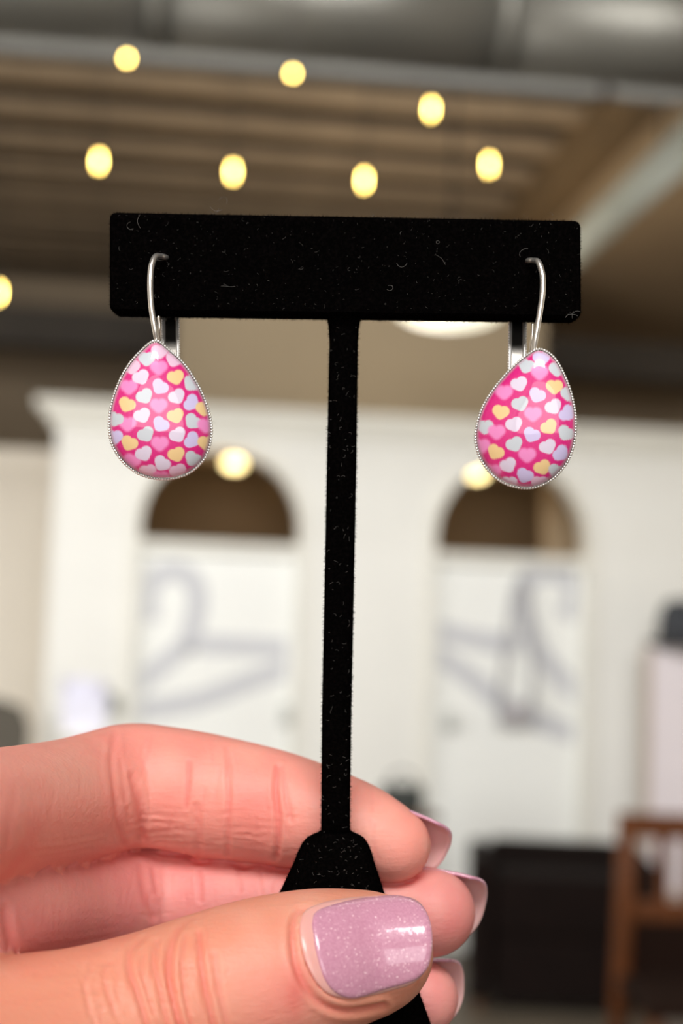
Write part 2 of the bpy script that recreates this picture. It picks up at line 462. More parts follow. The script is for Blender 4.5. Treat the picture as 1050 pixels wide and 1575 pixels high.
for x in (0.02, 0.40):
    put(MB().tube([(x, -0.39, 0.43), (x, -0.40, 0)], [0.022, 0.017], 10), 'leg', m_chair, ch, True)
for x in (0.02, 0.40):
    put(MB().tube([(x, -0.39, 0.2), (x-0.01, 0.03, 0.2)], 0.01, 8), 'stretcher', m_chair, ch, True)
put(MB().box(0.02, 0.40, 0.004, 0.024, 0.47, zl-0.055, 0.003), 'back_panel', mat('dark_brown_panel', (26, 13, 7), 0.9, **{'Specular IOR Level': 0.1}), ch)
# rack with white panel right of the doors
a = P(990, 1100, Y=7.0); zt2 = P(1010, 995, Y=7.0).z
rk = empty('display_board', (a.x, 7.0, 0)); tag(rk, 'tall pinkish-white display board in a wooden frame at the right edge', 'board')
put(MB().box(0.0, 0.035, 0, 0.04, 0.0, zt2, 0.004), 'frame_post', m_post, rk)
put(MB().box(0.80, 0.835, 0, 0.04, 0.0, zt2, 0.004), 'frame_post', m_post, rk)
put(MB().box(0.035, 0.80, 0.01, 0.03, 0.35, zt2-0.005, 0.003), 'board_panel', m_panel, rk)
put(MB().box(0.035, 0.80, 0, 0.04, 0.30, 0.35, 0.003), 'frame_rail', m_post, rk)
for x in (-0.02, 0.815):
    put(MB().box(x, x+0.06, -0.1, 0.2, 0.0, 0.03, 0.004), 'foot', m_post, rk)
# dark grey hat on the board
h = P(1040, 968, Y=7.02)
ht = empty('felt_hat', (h.x+0.03, 7.02, zt2)); tag(ht, 'dark blue-grey felt hat resting on top of the display board', 'hat')
MB().lathe([(0.0, 0.0), (0.13, 0.0), (0.17, 0.02), (0.172, 0.03), (0.12, 0.03), (0.115, 0.04)], n=32).build('brim', m_dark, ht, True)
MB().lathe([(0.115, 0.032), (0.112, 0.14), (0.09, 0.205), (0.045, 0.225), (0, 0.215)], n=32).build('crown', m_dark, ht, True)
MB().lathe([(0.118, 0.034), (0.118, 0.065)], n=32).build('hat_band', mat('black_ribbon', (28, 28, 32), 0.6), ht, True)
# side table with a dark handbag beyond the fingertips
c = P(640, 1290, Y=6.8)
tb = empty('side_table', (c.x-0.05, 6.85, 0)); tag(tb, 'small brown wooden side table left of the black sofa', 'side table')
zt3 = P(640, 1252, Y=6.8).z
MB().lathe([(0, zt3-0.03), (0.15, zt3-0.03), (0.16, zt3-0.02), (0.16, zt3-0.004), (0.155, zt3), (0, zt3)], n=32).build('table_top', m_wood2, tb, True)
MB().tube([(0, 0, 0.03), (0, 0, zt3-0.03)], [0.02, 0.022], 14).build('pedestal', m_wood2, tb, True)
MB().lathe([(0, 0), (0.13, 0), (0.13, 0.012), (0.02, 0.035), (0, 0.035)], n=28).build('foot', m_wood2, tb, True)
hb = empty('handbag', (c.x-0.06, 6.85, zt3)); tag(hb, 'small dark green-grey rounded handbag on the side table behind the index fingertip', 'handbag')
m_bag = mat('dark_green_grey_leather', (50, 54, 50), 0.6, noise=0.1)
MB().box(-0.095, 0.095, -0.045, 0.045, 0.0, 0.12, 0.03).build('bag_body', m_bag, hb, True)
MB().tube([(x, 0, z) for x, z in [(-0.06, 0.11), (-0.05, 0.16), (0, 0.185), (0.05, 0.16), (0.06, 0.11)]], 0.006, 8).build('handle', m_bag, hb, True)
# crossbody bag hanging on the right door knob hook
bt = P(800, 892, Y=YD-0.03)
bb2 = P(792, 1096, Y=YD-0.05)
bg = empty('crossbody_bag', (bb2.x, YD-0.05, bb2.z)); tag(bg, 'small grey crossbody bag hanging by its strap on the right door', 'bag')
m_gb = mat('mid_grey_leather', (176, 174, 176), 0.7, noise=0.1)
MB().box(-0.085, 0.085, -0.03, 0.03, -0.06, 0.05, 0.018).build('bag_body', m_gb, bg, True)
dx, dzz = bt.x-bb2.x, bt.z-bb2.z
MB().tube([(-0.08, 0, 0.03), (-0.055, 0.005, 0.25), (dx-0.03, 0.01, dzz-0.05), (dx, 0.015, dzz), (dx+0.03, 0.01, dzz-0.06), (0.09, 0.005, 0.2), (0.08, 0, 0.03)], 0.013, 10).build('strap', m_gb, bg, True)
MB().box(-0.012, 0.012, -0.036, -0.028, -0.012, 0.012, 0.003).build('clasp', mat('dull_red_clasp', (150, 96, 92), 0.5), bg)
MB().tube([(dx, 0.01, dzz+0.01), (dx, -0.02, dzz), (dx, 0.035, dzz-0.004)], 0.006, 8).build('hook', m_nickel, bg, True)
# pale lilac gift bag + grey chair at lower left
c = P(130, 1085, Y=6.2)
st = empty('plant_stand', (c.x, 6.25, 0)); tag(st, 'white slim pedestal stand behind the raised hand, by the left door', 'stand')
zs = P(130, 1128, Y=6.2).z
MB().lathe([(0, 0), (0.15, 0), (0.15, 0.02), (0.03, 0.05), (0.03, zs-0.04), (0.12, zs-0.02), (0.125, zs), (0, zs)], n=28).build('pedestal', m_trim, st, True)
lb = empty('gift_bag', (c.x, 6.25, zs)); tag(lb, 'pale lilac tissue-filled gift bag on the white pedestal stand', 'bag')
MB().prism([(-0.075, 0), (0.075, 0), (0.095, 0.14), (-0.095, 0.14)], -0.04, 0.04).build('bag_body', m_lilac, lb)
tv = []; tf = []
nn = 18
for i in range(nn):
    a_ = 2*PI*i/nn; rr = 0.8+0.2*(i % 2)
    tv.append((0.088*rr*math.cos(a_), 0.035*rr*math.sin(a_), 0.13))
for i in range(nn):
    a_ = 2*PI*i/nn; rr = 0.75+0.5*random.random()
    tv.append((0.09*rr*math.cos(a_), 0.05*rr*math.sin(a_), 0.18+0.05*random.random()))
for i in range(nn): tf.append((i, (i+1) % nn, nn+(i+1) % nn, nn+i))
pydata('tissue_paper', tv, tf, mat('white_lilac_tissue', (222, 220, 234), 0.8), lb)
c = P(172, 1085, Y=YB-0.05)
wp = empty('wall_switch', (c.x, YB, c.z)); tag(wp, 'grey-green round wall hook plate left of the left door', 'hook')
MB().tube([(0, -0.02, 0), (0, -0.002, 0)], [0.045, 0.05], 24).build('plate', mat('grey_green_metal', (150, 152, 142), 0.5), wp, True)
MB().tube([(0, -0.02, 0.0), (0, -0.06, -0.03), (0, -0.08, -0.02), (0, -0.085, 0.01)], 0.009, 10).build('hook_arm', mat('grey_green_arm', (140, 142, 134), 0.5), wp, True)
c = P(40, 1110, Y=7.0); zt4 = P(50, 1078, Y=7.0).z
gc = empty('upholstered_chair', (c.x-0.22, 7.0, 0), math.radians(20)); tag(gc, 'dark grey upholstered chair at the far left, above the hand', 'chair')
m_gch = mat('dark_taupe_fabric', (96, 90, 80), 0.9, noise=0.1, nscale=20)
prof = [(-0.22, 0.48), (0.22, 0.48), (0.25, zt4-0.12), (0.21, zt4-0.03), (0.12, zt4), (-0.12, zt4), (-0.21, zt4-0.03), (-0.25, zt4-0.12)]
MB().prism(prof, 0.0, 0.07).build('backrest', m_gch, gc)
MB().box(-0.23, 0.23, -0.44, 0.0, 0.40, 0.48, 0.03).build('seat', m_gch, gc)
for x in (-0.2, 0.2):
    for y in (-0.4, 0.03):
        MB().tube([(x, y, 0), (x*0.95, y, 0.41)], [0.012, 0.018], 10).build('leg', m_wood2, gc, True)

# ================================================================== FOREGROUND
# hand-held things are built in a tilted local frame (metres): x right, y away, z up
FR = Matrix.Identity(4)
for i in range(3):
    FR[i][0], FR[i][1], FR[i][2], FR[i][3] = right[i], fwd[i], up[i], CAM[i]
def G(px, py, d):
    """d in mm behind the stand plane, result in mm"""
    k = (200.0+d)/F_PX
    return np.array(((px-525)*k, 200.0+d, (787.5-py)*k))
def GA(px, py, d):
    k = (200.0+d)/F_PX
    return np.stack(((px-525)*k, 200.0+d+0*px, (787.5-py)*k), -1)
def froot(name, org):
    e = empty(name); e.matrix_world = FR @ Matrix.Translation(Vector(org)/1000.0)
    e['_o'] = 0; del e['_o']
    return e, np.array(org, float)

# ---- velvet stand
def sd_mat_velvet():
    m = mat('black_velvet', (6, 5, 6), 0.95)
    b = m.node_tree.nodes['Principled BSDF']
    b.inputs['Specular IOR Level'].default_value = 0.0
    b.inputs['Sheen Weight'].default_value = 0.0
    b.inputs['Sheen Roughness'].default_value = 0.4
    nt = m.node_tree
    tc = nt.nodes.new('ShaderNodeTexCoord'); n = nt.nodes.new('ShaderNodeTexNoise')
    n.inputs['Scale'].default_value = 2600; n.inputs['Detail'].default_value = 3
    r = nt.nodes.new('ShaderNodeValToRGB')
    r.color_ramp.elements[0].position = 0.45; r.color_ramp.elements[0].color = (0.0012, 0.001, 0.001, 1)
    r.color_ramp.elements[1].position = 0.85; r.color_ramp.elements[1].color = (0.004, 0.003, 0.003, 1)
    nt.links.new(tc.outputs['Object'], n.inputs['Vector']); nt.links.new(n.outputs['Fac'], r.inputs['Fac'])
    nt.links.new(r.outputs['Color'], b.inputs['Base Color'])
    return m
m_velvet = sd_mat_velvet()
m_fuzz = mat('velvet_fibre', (11, 8, 8), 0.9, **{'Specular IOR Level': 0.0})
m_lint = mat('pale_lint', (118, 115, 112), 0.8)

def loft(levels, nseg=40, power=4.0):
    """levels: list of (centre(3), half-width vector, half-depth vector) in mm"""
    V, F = [], []
    for c, hw, hd in levels:
        for k in range(nseg):
            a = 2*PI*k/nseg
            ca, sa = math.cos(a), math.sin(a)
            x = math.copysign(abs(ca)**(2/power), ca); y = math.copysign(abs(sa)**(2/power), sa)
            V.append(c + hw*x + hd*y)
    n = nseg
    for i in range(len(levels)-1):
        for k in range(n):
            F.append((i*n+k, i*n+(k+1) % n, (i+1)*n+(k+1) % n, (i+1)*n+k))
    F.append(tuple(range(n))[::-1]); F.append(tuple((len(levels)-1)*n+k for k in range(n)))
    return np.array(V), F

base_lv = [(1278, 516, 22, 2.6), (1283, 516, 27, 2.7), (1286, 516, 36, 2.8), (1291, 515.5, 45, 3.0), (1299, 515, 51, 3.2), (1312, 514.5, 57, 3.4),
           (1330, 513.5, 63, 3.7), (1352, 512, 72, 4.0), (1378, 510, 82, 4.2), (1420, 509, 98.5, 4.5), (1470, 507.5, 117, 4.9),
           (1520, 506, 136, 5.4), (1575, 505, 157, 6.2), (1620, 504, 172, 8.0), (1650, 503, 182, 12.0), (1664, 502, 186, 15.0), (1690, 502, 188, 15.5), (1696, 502, 184, 14.5)]
stand, so_ = froot('earring_display_stand', G(503, 1696, 3))
tag(stand, 'black velvet T-shaped earring display stand held upright between thumb and fingers', 'display stand')
def lvl(py, cx, hw, dh, dc=3.0):
    L, R_ = G(cx-hw, py, dc), G(cx+hw, py, dc)
    return ((L+R_)/2, (R_-L)/2, np.array((0, dh, 0)))
fibre_src = []
def stand_part(name, V, F, mt=None, dens=0):
    o = pydata(name, (V-so_)/1000.0, F, mt or m_velvet, stand)
    fibre_src.append((V, F, dens)); return o
# base
lv = []
ys = [l[0] for l in base_lv]
for py in np.concatenate([np.arange(1278, 1330, 3), np.arange(1330, 1640, 10), np.arange(1640, 1697, 4), [1696]]):
    lv.append(lvl(py, *[np.interp(py, ys, [l[i] for l in base_lv]) for i in (1, 2, 3)]))
V, F = loft(lv, 48, 3.2); stand_part('base', V, F, dens=0.9)
# post: leaning a hair to the left going down, widening where it meets the bar
lv = []
for py, cx, hw in [(470, 530, 48), (480, 529.5, 36), (486, 529, 29), (492, 528.7, 25.5), (505, 528.5, 23), (530, 528.3, 21.8), (700, 525.5, 22.5), (900, 521.5, 22.5), (1100, 517.5, 22.5), (1250, 516, 22), (1290, 516, 22.5)]:
    lv.append(lvl(py, cx, hw, 1.9 if py > 490 else 2.4))
V, F = loft(lv, 28, 3.2); stand_part('post', V, F, dens=1.6)
# bar: rounded box following the photo corners
cTL, cTR, cBR, cBL = (168, 326), (893, 339), (894, 489), (168, 479)
n_ = 28
V = []; Fb = []
def rrect(inset):
    pts = []
    c = [np.array(q, float) for q in (cTL, cTR, cBR, cBL)]
    ctr = sum(c)/4
    rad = 9.0
    for i in range(4):
        p = c[i]; a = c[(i-1) % 4]; b = c[(i+1) % 4]
        ua = (a-p)/np.linalg.norm(a-p); ub = (b-p)/np.linalg.norm(b-p)
        p2 = p + (ua+ub)*inset; r = rad-inset*0.4
        for t in np.linspace(0, 1, 8):
            # quadratic corner
            q0, q1, q2 = p2+ua*r, p2+(ua+ub)*r*0.12, p2+ub*r
            pts.append((1-t)**2*q0+2*t*(1-t)*q1+t*t*q2)
    return np.array(pts)
def ring_lines(inset, d): 
    q = rrect(inset); return GA(q[:, 0], q[:, 1], d)
rings = []
for ins, d in [(9, -0.35), (4, -0.3), (1.5, 0.0), (0, 0.5), (0, 5.5), (1.5, 6.0), (4, 6.3)]:
    if d > 3:  # keep the box parallel: use front px footprint scaled
        q = rrect(ins); p = GA(q[:, 0], q[:, 1], 0); p[:, 1] = 200+d; rings.append(p)
    else:
        q = rrect(ins); p = GA(q[:, 0], q[:, 1], 0); p[:, 1] = 200+d; rings.append(p)
nr = len(rings[0]); V = np.concatenate(rings)
F = []
for i in range(len(rings)-1):
    for k in range(nr): F.append((i*nr+k, i*nr+(k+1) % nr, (i+1)*nr+(k+1) % nr, (i+1)*nr+k))
F.append(tuple(range(nr))[::-1]); F.append(tuple((len(rings)-1)*nr+k for k in range(nr)))
bar = pydata('crossbar', (V-so_)/1000.0, F, m_velvet, stand, smooth=False)
fibre_src.append((V, F, 3.0))
# velvet pile: short fibres standing on every surface
def fibres(srcs, name):
    T, Nn = [], []
    for V, F, dens in srcs:
        tris = []
        for f in F:
            for i in range(1, len(f)-1): tris.append((f[0], f[i], f[i+1]))
        tr_ = V[np.array(tris)]
        n = np.cross(tr_[:, 1]-tr_[:, 0], tr_[:, 2]-tr_[:, 0]); A = np.linalg.norm(n, axis=1)/2
        cen = V.mean(0)
        n = n/(2*A[:, None]+1e-12)
        # outward
        loc = tr_.mean(1)
        # nearest axis centre for long lofts: flip by comparing with local centre line (mean of same z band)
        cnt = int(A.sum()*dens*14)
        idx = rng.choice(len(A), cnt, p=A/A.sum())
        u = rng.random((cnt, 2)); fl = u.sum(1) > 1; u[fl] = 1-u[fl]
        p = tr_[idx, 0] + (tr_[idx, 1]-tr_[idx, 0])*u[:, :1] + (tr_[idx, 2]-tr_[idx, 0])*u[:, 1:]
        # only the outward fibre shows, so both directions are not needed: use signed volume
        vol = np.einsum('ij,ij->i', tr_[:, 0]-cen, np.cross(tr_[:, 1]-cen, tr_[:, 2]-cen)).sum()
        sg = 1 if vol > 0 else -1
        T.append(p); Nn.append(n[idx]*sg)
    P_ = np.concatenate(T); N_ = np.concatenate(Nn); c = len(P_)
    L = rng.uniform(0.15, 0.42, (c, 1)); dirv = N_ + rng.normal(0, 0.45, (c, 3)); dirv /= np.linalg.norm(dirv, axis=1)[:, None]
    side = np.cross(dirv, rng.normal(0, 1, (c, 3))); side /= np.linalg.norm(side, axis=1)[:, None]
    a = P_ - side*0.022; b = P_ + side*0.022; t = P_ + dirv*L
    VV = np.stack((a, b, t), 1).reshape(-1, 3)
    me = fast_mesh(name, (VV-so_)/1000.0, np.arange(3*c).reshape(-1, 3))
    o = link_mesh(name, me, m_fuzz, stand, False); o['kind'] = 'stuff'
    return o
fibres([(V_, F_, dn*(0.5 if i < 2 else 0.33)) for i, (V_, F_, dn) in enumerate(fibre_src)], 'velvet_pile')
# lint curls
LV, LF = [], []
def add_lint(px, py, d, L, r=0.018, curl=1.0):
    p = G(px, py, d); pts = [p]; ang = rng.uniform(0, 2*PI); ac = rng.normal(0, curl)
    for i in range(6):
        ang += ac*0.45 + rng.normal(0, 0.15)
        pts.append(pts[-1] + np.array((math.cos(ang), rng.normal(0, 0.15), math.sin(ang)))*L/6)
    v, f = tube_data([tuple(q) for q in pts], r, 3, False)
    o = len(LV); LV.extend([np.array(q) for q in v]); LF.extend([tuple(i+o for i in ff) for ff in f])
for i in range(330):
    px, py = rng.uniform(175, 888), rng.uniform(336, 478)
    py += (px-530)*0.015
    add_lint(px, py, -0.5, rng.uniform(0.06, 0.32) if i % 6 else rng.uniform(0.3, 0.8), rng.choice([0.007, 0.010]))
for i in range(70):
    add_lint(rng.uniform(175, 888), 332+rng.normal(0, 3)+(rng.uniform(0, 1)*0), 0.5, rng.uniform(0.2, 0.6), 0.013)
for (px, py) in [(672, 375), (670, 392), (610, 405), (205, 352), (216, 351), (336, 320), (348, 313), (342, 322), (880, 490), (888, 486), (800, 395), (595, 445), (340, 440), (252, 400)]:
    add_lint(px, py, -0.6, 1.8, 0.020, 1.3)
for i in range(110):
    py = rng.uniform(500, 1290); add_lint(np.interp(py, [500, 1290], [528, 516])+rng.uniform(-20, 20), py, 0.95, rng.uniform(0.15, 0.7), 0.012)
for i in range(60):
    py = rng.uniform(1286, 1372); hw = np.interp(py, ys, [l[2] for l in base_lv])*0.8
    add_lint(513+rng.uniform(-hw, hw), py, -np.interp(py, ys, [l[3] for l in base_lv])+3-0.25, rng.uniform(0.15, 0.6), 0.012)
me = bpy.data.meshes.new('lint'); me.from_pydata([tuple((v-so_)/1000) for v in LV], [], LF)
o = link_mesh('lint', me, m_lint, stand, True); o['kind'] = 'stuff'; o['label'] = 'pale lint curls'

# ---- earrings
m_silver = mat('polished_silver', (238, 232, 224), 0.22, metal=1.0)
m_bead = mat('bright_silver', (250, 248, 245), 0.4, metal=0.85)
m_wire = mat('silver_wire', (250, 246, 240), 0.3, metal=0.9)
def attr_mat(name, rough, **kw):
    m = mat(name, (200, 200, 200), rough, **kw)
    nt = m.node_tree; a = nt.nodes.new('ShaderNodeVertexColor'); a.layer_name = 'Col'
    nt.links.new(a.outputs['Color'], nt.nodes['Principled BSDF'].inputs['Base Color'])
    return m
m_cab = attr_mat('heart_print_under_glass', 0.35, **{'Coat Weight': 1.0, 'Coat Roughness': 0.03, 'Coat IOR': 1.5})
HC = {'W': (236, 224, 246), 'B': (214, 221, 230), 'P': (254, 150, 214), 'Y': (253, 218, 158), 'L': (220, 208, 250), 'Q': (244, 206, 232)}
HL = [(235,910,'P',0),(222,1020,'Y',25),(227,1140,'P',0),(237,1260,'Y',25),(255,1370,'P',10),(310,850,'W',-25),(332,968,'B',-30),(318,1088,'W',-25),(340,1205,'B',-30),
      (328,1325,'W',-25),(352,1436,'Q',-10),(420,790,'P',0),(427,910,'L',35),(420,1025,'P',0),(432,1143,'L',35),(427,1262,'P',0),(440,1386,'W',35),(432,1478,'P',0),
      (525,850,'Y',-15),(533,970,'W',-30),(525,1090,'Y',-20),(538,1208,'W',-30),(530,1330,'Y',-20),(540,1434,'Q',-20),(622,890,'B',40),(625,1008,'L',-60),(630,1125,'B',40),
      (628,1240,'L',-60),(632,1357,'B',30),(148,1110,'B',20),(145,1222,'L',0),(252,785,'Q',0),(345,735,'B',0),(425,690,'Q',0),(515,740,'Q',20),(702,1045,'Y',0),(714,1150,'P',0),(714,1258,'Y',0)]
HR = [(430,760,'B',20),(520,715,'L',0),(617,780,'B',0),(387,870,'W',-20),(510,800,'P',0),(600,887,'Y',0),(688,930,'B',0),(295,920,'P',0),(393,990,'B',-20),(495,938,'L',25),
      (595,1008,'W',-30),(677,1048,'L',-50),(275,1040,'Y',10),(356,1115,'W',-20),(470,1052,'P',0),(568,1130,'Y',-35),(668,1168,'B',35),(180,1130,'B',0),(250,1160,'P',0),
      (358,1235,'B',-25),(462,1178,'L',25),(560,1250,'W',-25),(640,1290,'L',-50),(158,1245,'P',0),(243,1282,'Y',30),(320,1362,'W',-25),(435,1300,'P',0),(527,1375,'Y',-25),
      (612,1400,'B',20),(225,1400,'P',0),(325,1472,'W',0),(420,1425,'L',25),(512,1470,'Q',0)]
HL = [(140+x/4.038, 370+y/4.038, c, a) for x, y, c, a in HL]
HR = [(700+x/3.938, 370+y/3.938, c, a) for x, y, c, a in HR]
OUT_L = [(239, 523), (263, 540), (284, 560), (306, 594), (320, 628), (326, 660), (322, 690), (309, 714), (284, 732), (250, 738), (214, 730), (187, 709), (171, 682), (167, 652), (171, 620), (182, 588), (197, 561), (216, 539)]
OUT_R = [(829, 536), (850, 547), (866, 572), (880, 610), (886, 655), (878, 700), (853, 735), (816, 752), (774, 744), (743, 715), (730, 676), (738, 634), (757, 600), (784, 568), (808, 547)]
def heart_field(x, y, hx, hy, R, ang):
    a = math.radians(ang)
    dx, dy = x-hx, y-hy
    u = (dx*math.cos(a)+dy*math.sin(a))/R; v = (-dx*math.sin(a)+dy*math.cos(a))/R   # v down
    d1 = np.hypot(u-0.38, v+0.17)-0.64; d2 = np.hypot(u+0.38, v+0.17)-0.64
    d3 = np.hypot(u, v-0.36)-0.50
    def sm(a, b, k):
        h = np.clip(0.5+0.5*(b-a)/k, 0, 1); return b+(a-b)*h-k*h*(1-h)
    d = sm(np.minimum(d1, d2), d3, 0.35)
    return d
def ring_patch(outline, rings):
    """rows of points from outline to centre; returns pts(n_ring,n_seg,2), rho"""
    c = outline.mean(0); rho = np.array(rings)
    return c + (outline[None]-c)*rho[:, None, None], rho
def make_earring(label, outl, hearts, cfg):
    outline = catmull(outl, 16, True)
    nseg = len(outline)
    tiltx, dC = cfg['slope'], cfg['d']
    cx, cy = outline.mean(0)
    def depth(px): return dC + (px-cx)*tiltx
    top = outline[0]
    e, org = froot('teardrop_earring', G(top[0], top[1], dC))
    tag(e, label, 'earring', 'pair of pink heart teardrop earrings')
    # cabochon
    rr = np.concatenate([np.linspace(0.965, 0.90, 10), np.linspace(0.89, 0.02, 76)])
    pts, rho = ring_patch(outline, rr)
    X, Y = pts[..., 0], pts[..., 1]
    h = 2.5*np.sqrt(np.clip(1-(rho/0.985)**2.6, 0, 1))[:, None]*np.ones_like(X)
    V = GA(X, Y, depth(X)-0.4-h)
    # colours
    bg = np.array(s2l((232, 44, 138))); colr = np.ones((*X.shape, 3))*bg
    nz = np.sin(X*0.9+np.cos(Y*0.7)*2)*np.cos(Y*1.1)*0.04
    colr *= (1+nz)[..., None]
    for hx, hy, c, a in hearts:
        d = heart_field(X, Y, hx, hy, 13.0 if c != 'P' else 13.2, a)
        soft = 0.10 if c != 'P' else 0.32
        k = np.clip(0.5-d/soft, 0, 1)[..., None]
        cc = np.array(s2l(HC[c]))
        colr = colr*(1-k)+cc*k
    k = np.clip((rho-0.915)/0.03, 0, 1)[:, None, None]*0.6
    colr = colr*(1-k)+np.array(s2l((214, 170, 190)))*k
    nR = len(rr); F = []
    I = np.arange(nR*nseg).reshape(nR, nseg); J = np.roll(I, -1, 1)
    Fq = np.stack((I[:-1], J[:-1], J[1:], I[1:]), -1).reshape(-1, 4)
    Vf = V.reshape(-1, 3)
    me = fast_mesh('cabochon', (Vf-org)/1000, Fq)
    # close the centre hole
    bm = bmesh.new(); bm.from_mesh(me); bm.verts.ensure_lookup_table()
    bm.faces.new([bm.verts[i] for i in I[-1]])
    bmesh.ops.recalc_face_normals(bm, faces=bm.faces)
    bm.to_mesh(me); bm.free()
    ca = me.color_attributes.new('Col', 'FLOAT_COLOR', 'POINT')
    ca.data.foreach_set('color', np.concatenate([colr.reshape(-1, 3), np.ones((nR*nseg, 1))], 1).astype(np.float32).ravel())
    link_mesh('cabochon', me, m_cab, e)
    o = e.children[-1]; 
    n0 = o.data.polygons[len(o.data.polygons)//2].normal
    if n0.y > 0: o.data.flip_normals()
    o['label'] = 'glass dome over pink print of pastel hearts'
    # bezel cup: profile rings (rho, depth)
    prof = [(0.955, -0.45), (0.97, -0.55), (0.985, -0.45), (0.992, 0.0), (0.985, 1.4), (0.93, 1.9), (0.5, 2.0), (0.03, 2.0)]
    V = []
    for rh, dd in prof:
        p = outline.mean(0) + (outline-outline.mean(0))*rh
        V.append(GA(p[:, 0], p[:, 1], depth(p[:, 0])+dd))
    V = np.concatenate(V); n = nseg; F = []
    for i in range(len(prof)-1):
        for k_ in range(n): F.append((i*n+k_, i*n+(k_+1) % n, (i+1)*n+(k_+1) % n, (i+1)*n+k_))
    F.append(tuple((len(prof)-1)*n+k_ for k_ in range(n)))
    bz = pydata('bezel', (V-org)/1000, F, m_silver, e)
    # milled beads on the rim
    seg = np.r_[0, np.cumsum(np.linalg.norm(np.diff(np.r_[outline, outline[:1]], axis=0), axis=1))]
    nb = int(seg[-1]/4.3); bmb = bmesh.new()
    oc = np.r_[outline, outline[:1]]
    for s_ in np.linspace(0, seg[-1], nb, endpoint=False):
        x = np.interp(s_, seg, oc[:, 0]); y = np.interp(s_, seg, oc[:, 1])
        x = cx+(x-cx)*0.990; y = cy+(y-cy)*0.990
        p = (G(x, y, depth(x)-0.70)-org)/1000
        bmesh.ops.create_icosphere(bmb, subdivisions=1, radius=0.00021, matrix=Matrix.Translation(Vector(p)))
    mb = bpy.data.meshes.new('milled_beads'); bmb.to_mesh(mb); bmb.free()
    bo = link_mesh('milled_beads', mb, m_bead, bz); bo['kind'] = 'stuff'
    # ear wire
    wp_ = catmull([G(*q) for q in cfg['wire']], 10)
    rw = np.interp(np.linspace(0, 1, len(wp_)), [0, 0.15, 0.45, 0.8, 1], [0.30, 0.34, 0.40, 0.36, 0.32])
    v, f = tube_data([tuple(p) for p in wp_], rw, 14)
    pydata('ear_wire', (np.array([tuple(q) for q in v])-org)/1000, f, m_wire, e)
    v, f = tube_data([tuple(p) for p in catmull([G(*q) for q in cfg['strand']], 8)], 0.22, 10)
    pydata('wire_loop', (np.array([tuple(q) for q in v])-org)/1000, f, m_silver, e)
    # lever: channel with two rails and a rounded top, hanging behind the bar
    (lx0, ly0, ld0), (lx1, ly1, ld1) = cfg['lever']
    A, B = G(lx0, ly0, ld0), G(lx1, ly1, ld1)
    ax = (B-A)/np.linalg.norm(B-A); L = np.linalg.norm(B-A)
    sx_ = np.array((1.0, 0, 0)); sx_ -= ax*sx_.dot(ax); sx_ /= np.linalg.norm(sx_); ny = np.cross(ax, sx_)
    if ny[1] > 0: ny = -ny
    def lp(u, n_, t): return A+sx_*u+ny*n_+ax*t
    half = 0.98
    def strip(u0, u1, n0, n1, t0, t1, nm, mt, rounded=False):
        V = []; F = []
        ts = np.linspace(t0, t1, 22)
        for t in ts:
            sh = 1.0
            if rounded and t-t0 < 0.9: sh = math.sqrt(max(0.06, 1-((0.9-(t-t0))/0.9)**2))
            for (u, n_) in ((u0, n0), (u1, n0), (u1, n1), (u0, n1)):
                V.append(lp(u*sh, n_, t))
        for i in range(len(ts)-1):
            for k_ in range(4): F.append((i*4+k_, i*4+(k_+1) % 4, i*4+4+(k_+1) % 4, i*4+4+k_))
        F += [(3, 2, 1, 0), tuple(len(V)-4+k_ for k_ in range(4))]
        return pydata(nm, (np.array(V)-org)/1000, F, mt, None, False)
    tl = cfg['tl']
    lev = strip(-half, half, -0.15, 0.12, tl, L, 'lever', m_silver, True); lev.parent = e
    for sgn in (-1, 1):
        v, f = tube_data([tuple(lp(sgn*half*0.96*(0.6 if i_ == 0 else 1), 0.3, tt)) for i_, tt in enumerate(np.linspace(tl+0.1, L, 16))], 0.24, 10)
        r_ = pydata('lever_rail', (np.array([tuple(q) for q in v])-org)/1000, f, m_bead, lev)
        npp = 26
        bm = bmesh.new()
        for t in np.linspace(tl+0.9, L-0.3, npp):
            bmesh.ops.create_icosphere(bm, subdivisions=1, radius=0.00013, matrix=Matrix.Translation(Vector((lp(sgn*(half+0.17), 0.45, t)-org)/1000)))
        mm_ = bpy.data.meshes.new('rail_beading'); bm.to_mesh(mm_); bm.free()
        bo = link_mesh('rail_beading', mm_, m_bead, lev); bo['kind'] = 'stuff'
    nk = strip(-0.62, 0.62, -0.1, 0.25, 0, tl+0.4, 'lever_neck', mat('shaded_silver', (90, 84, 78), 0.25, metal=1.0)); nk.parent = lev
    for sgn in (-1, 1):
        q = strip(sgn*0.66-0.10, sgn*0.66+0.10, -0.1, 0.35, 0, tl+0.4, 'neck_edge', m_bead); q.parent = lev
    return e
make_earring('pink heart-print teardrop earring hanging from the left end of the black bar', OUT_L, HL,
    dict(slope=0.010, d=-5.2, wire=[(268, 404, 7.5), (262, 399, 3), (255, 396, -0.5), (246, 394, -1.6), (238, 396, -2.6), (232.5, 412, -3.6), (231, 440, -4.4), (232.5, 470, -4.8), (237, 500, -5.0), (241, 522, -4.6), (244, 536, -3.2)],
         strand=[(244, 486, -3.9), (245, 505, -4.0), (243, 528, -3.6)], lever=((262, 452, 7.6), (263, 590, 0.6)), tl=3.6))
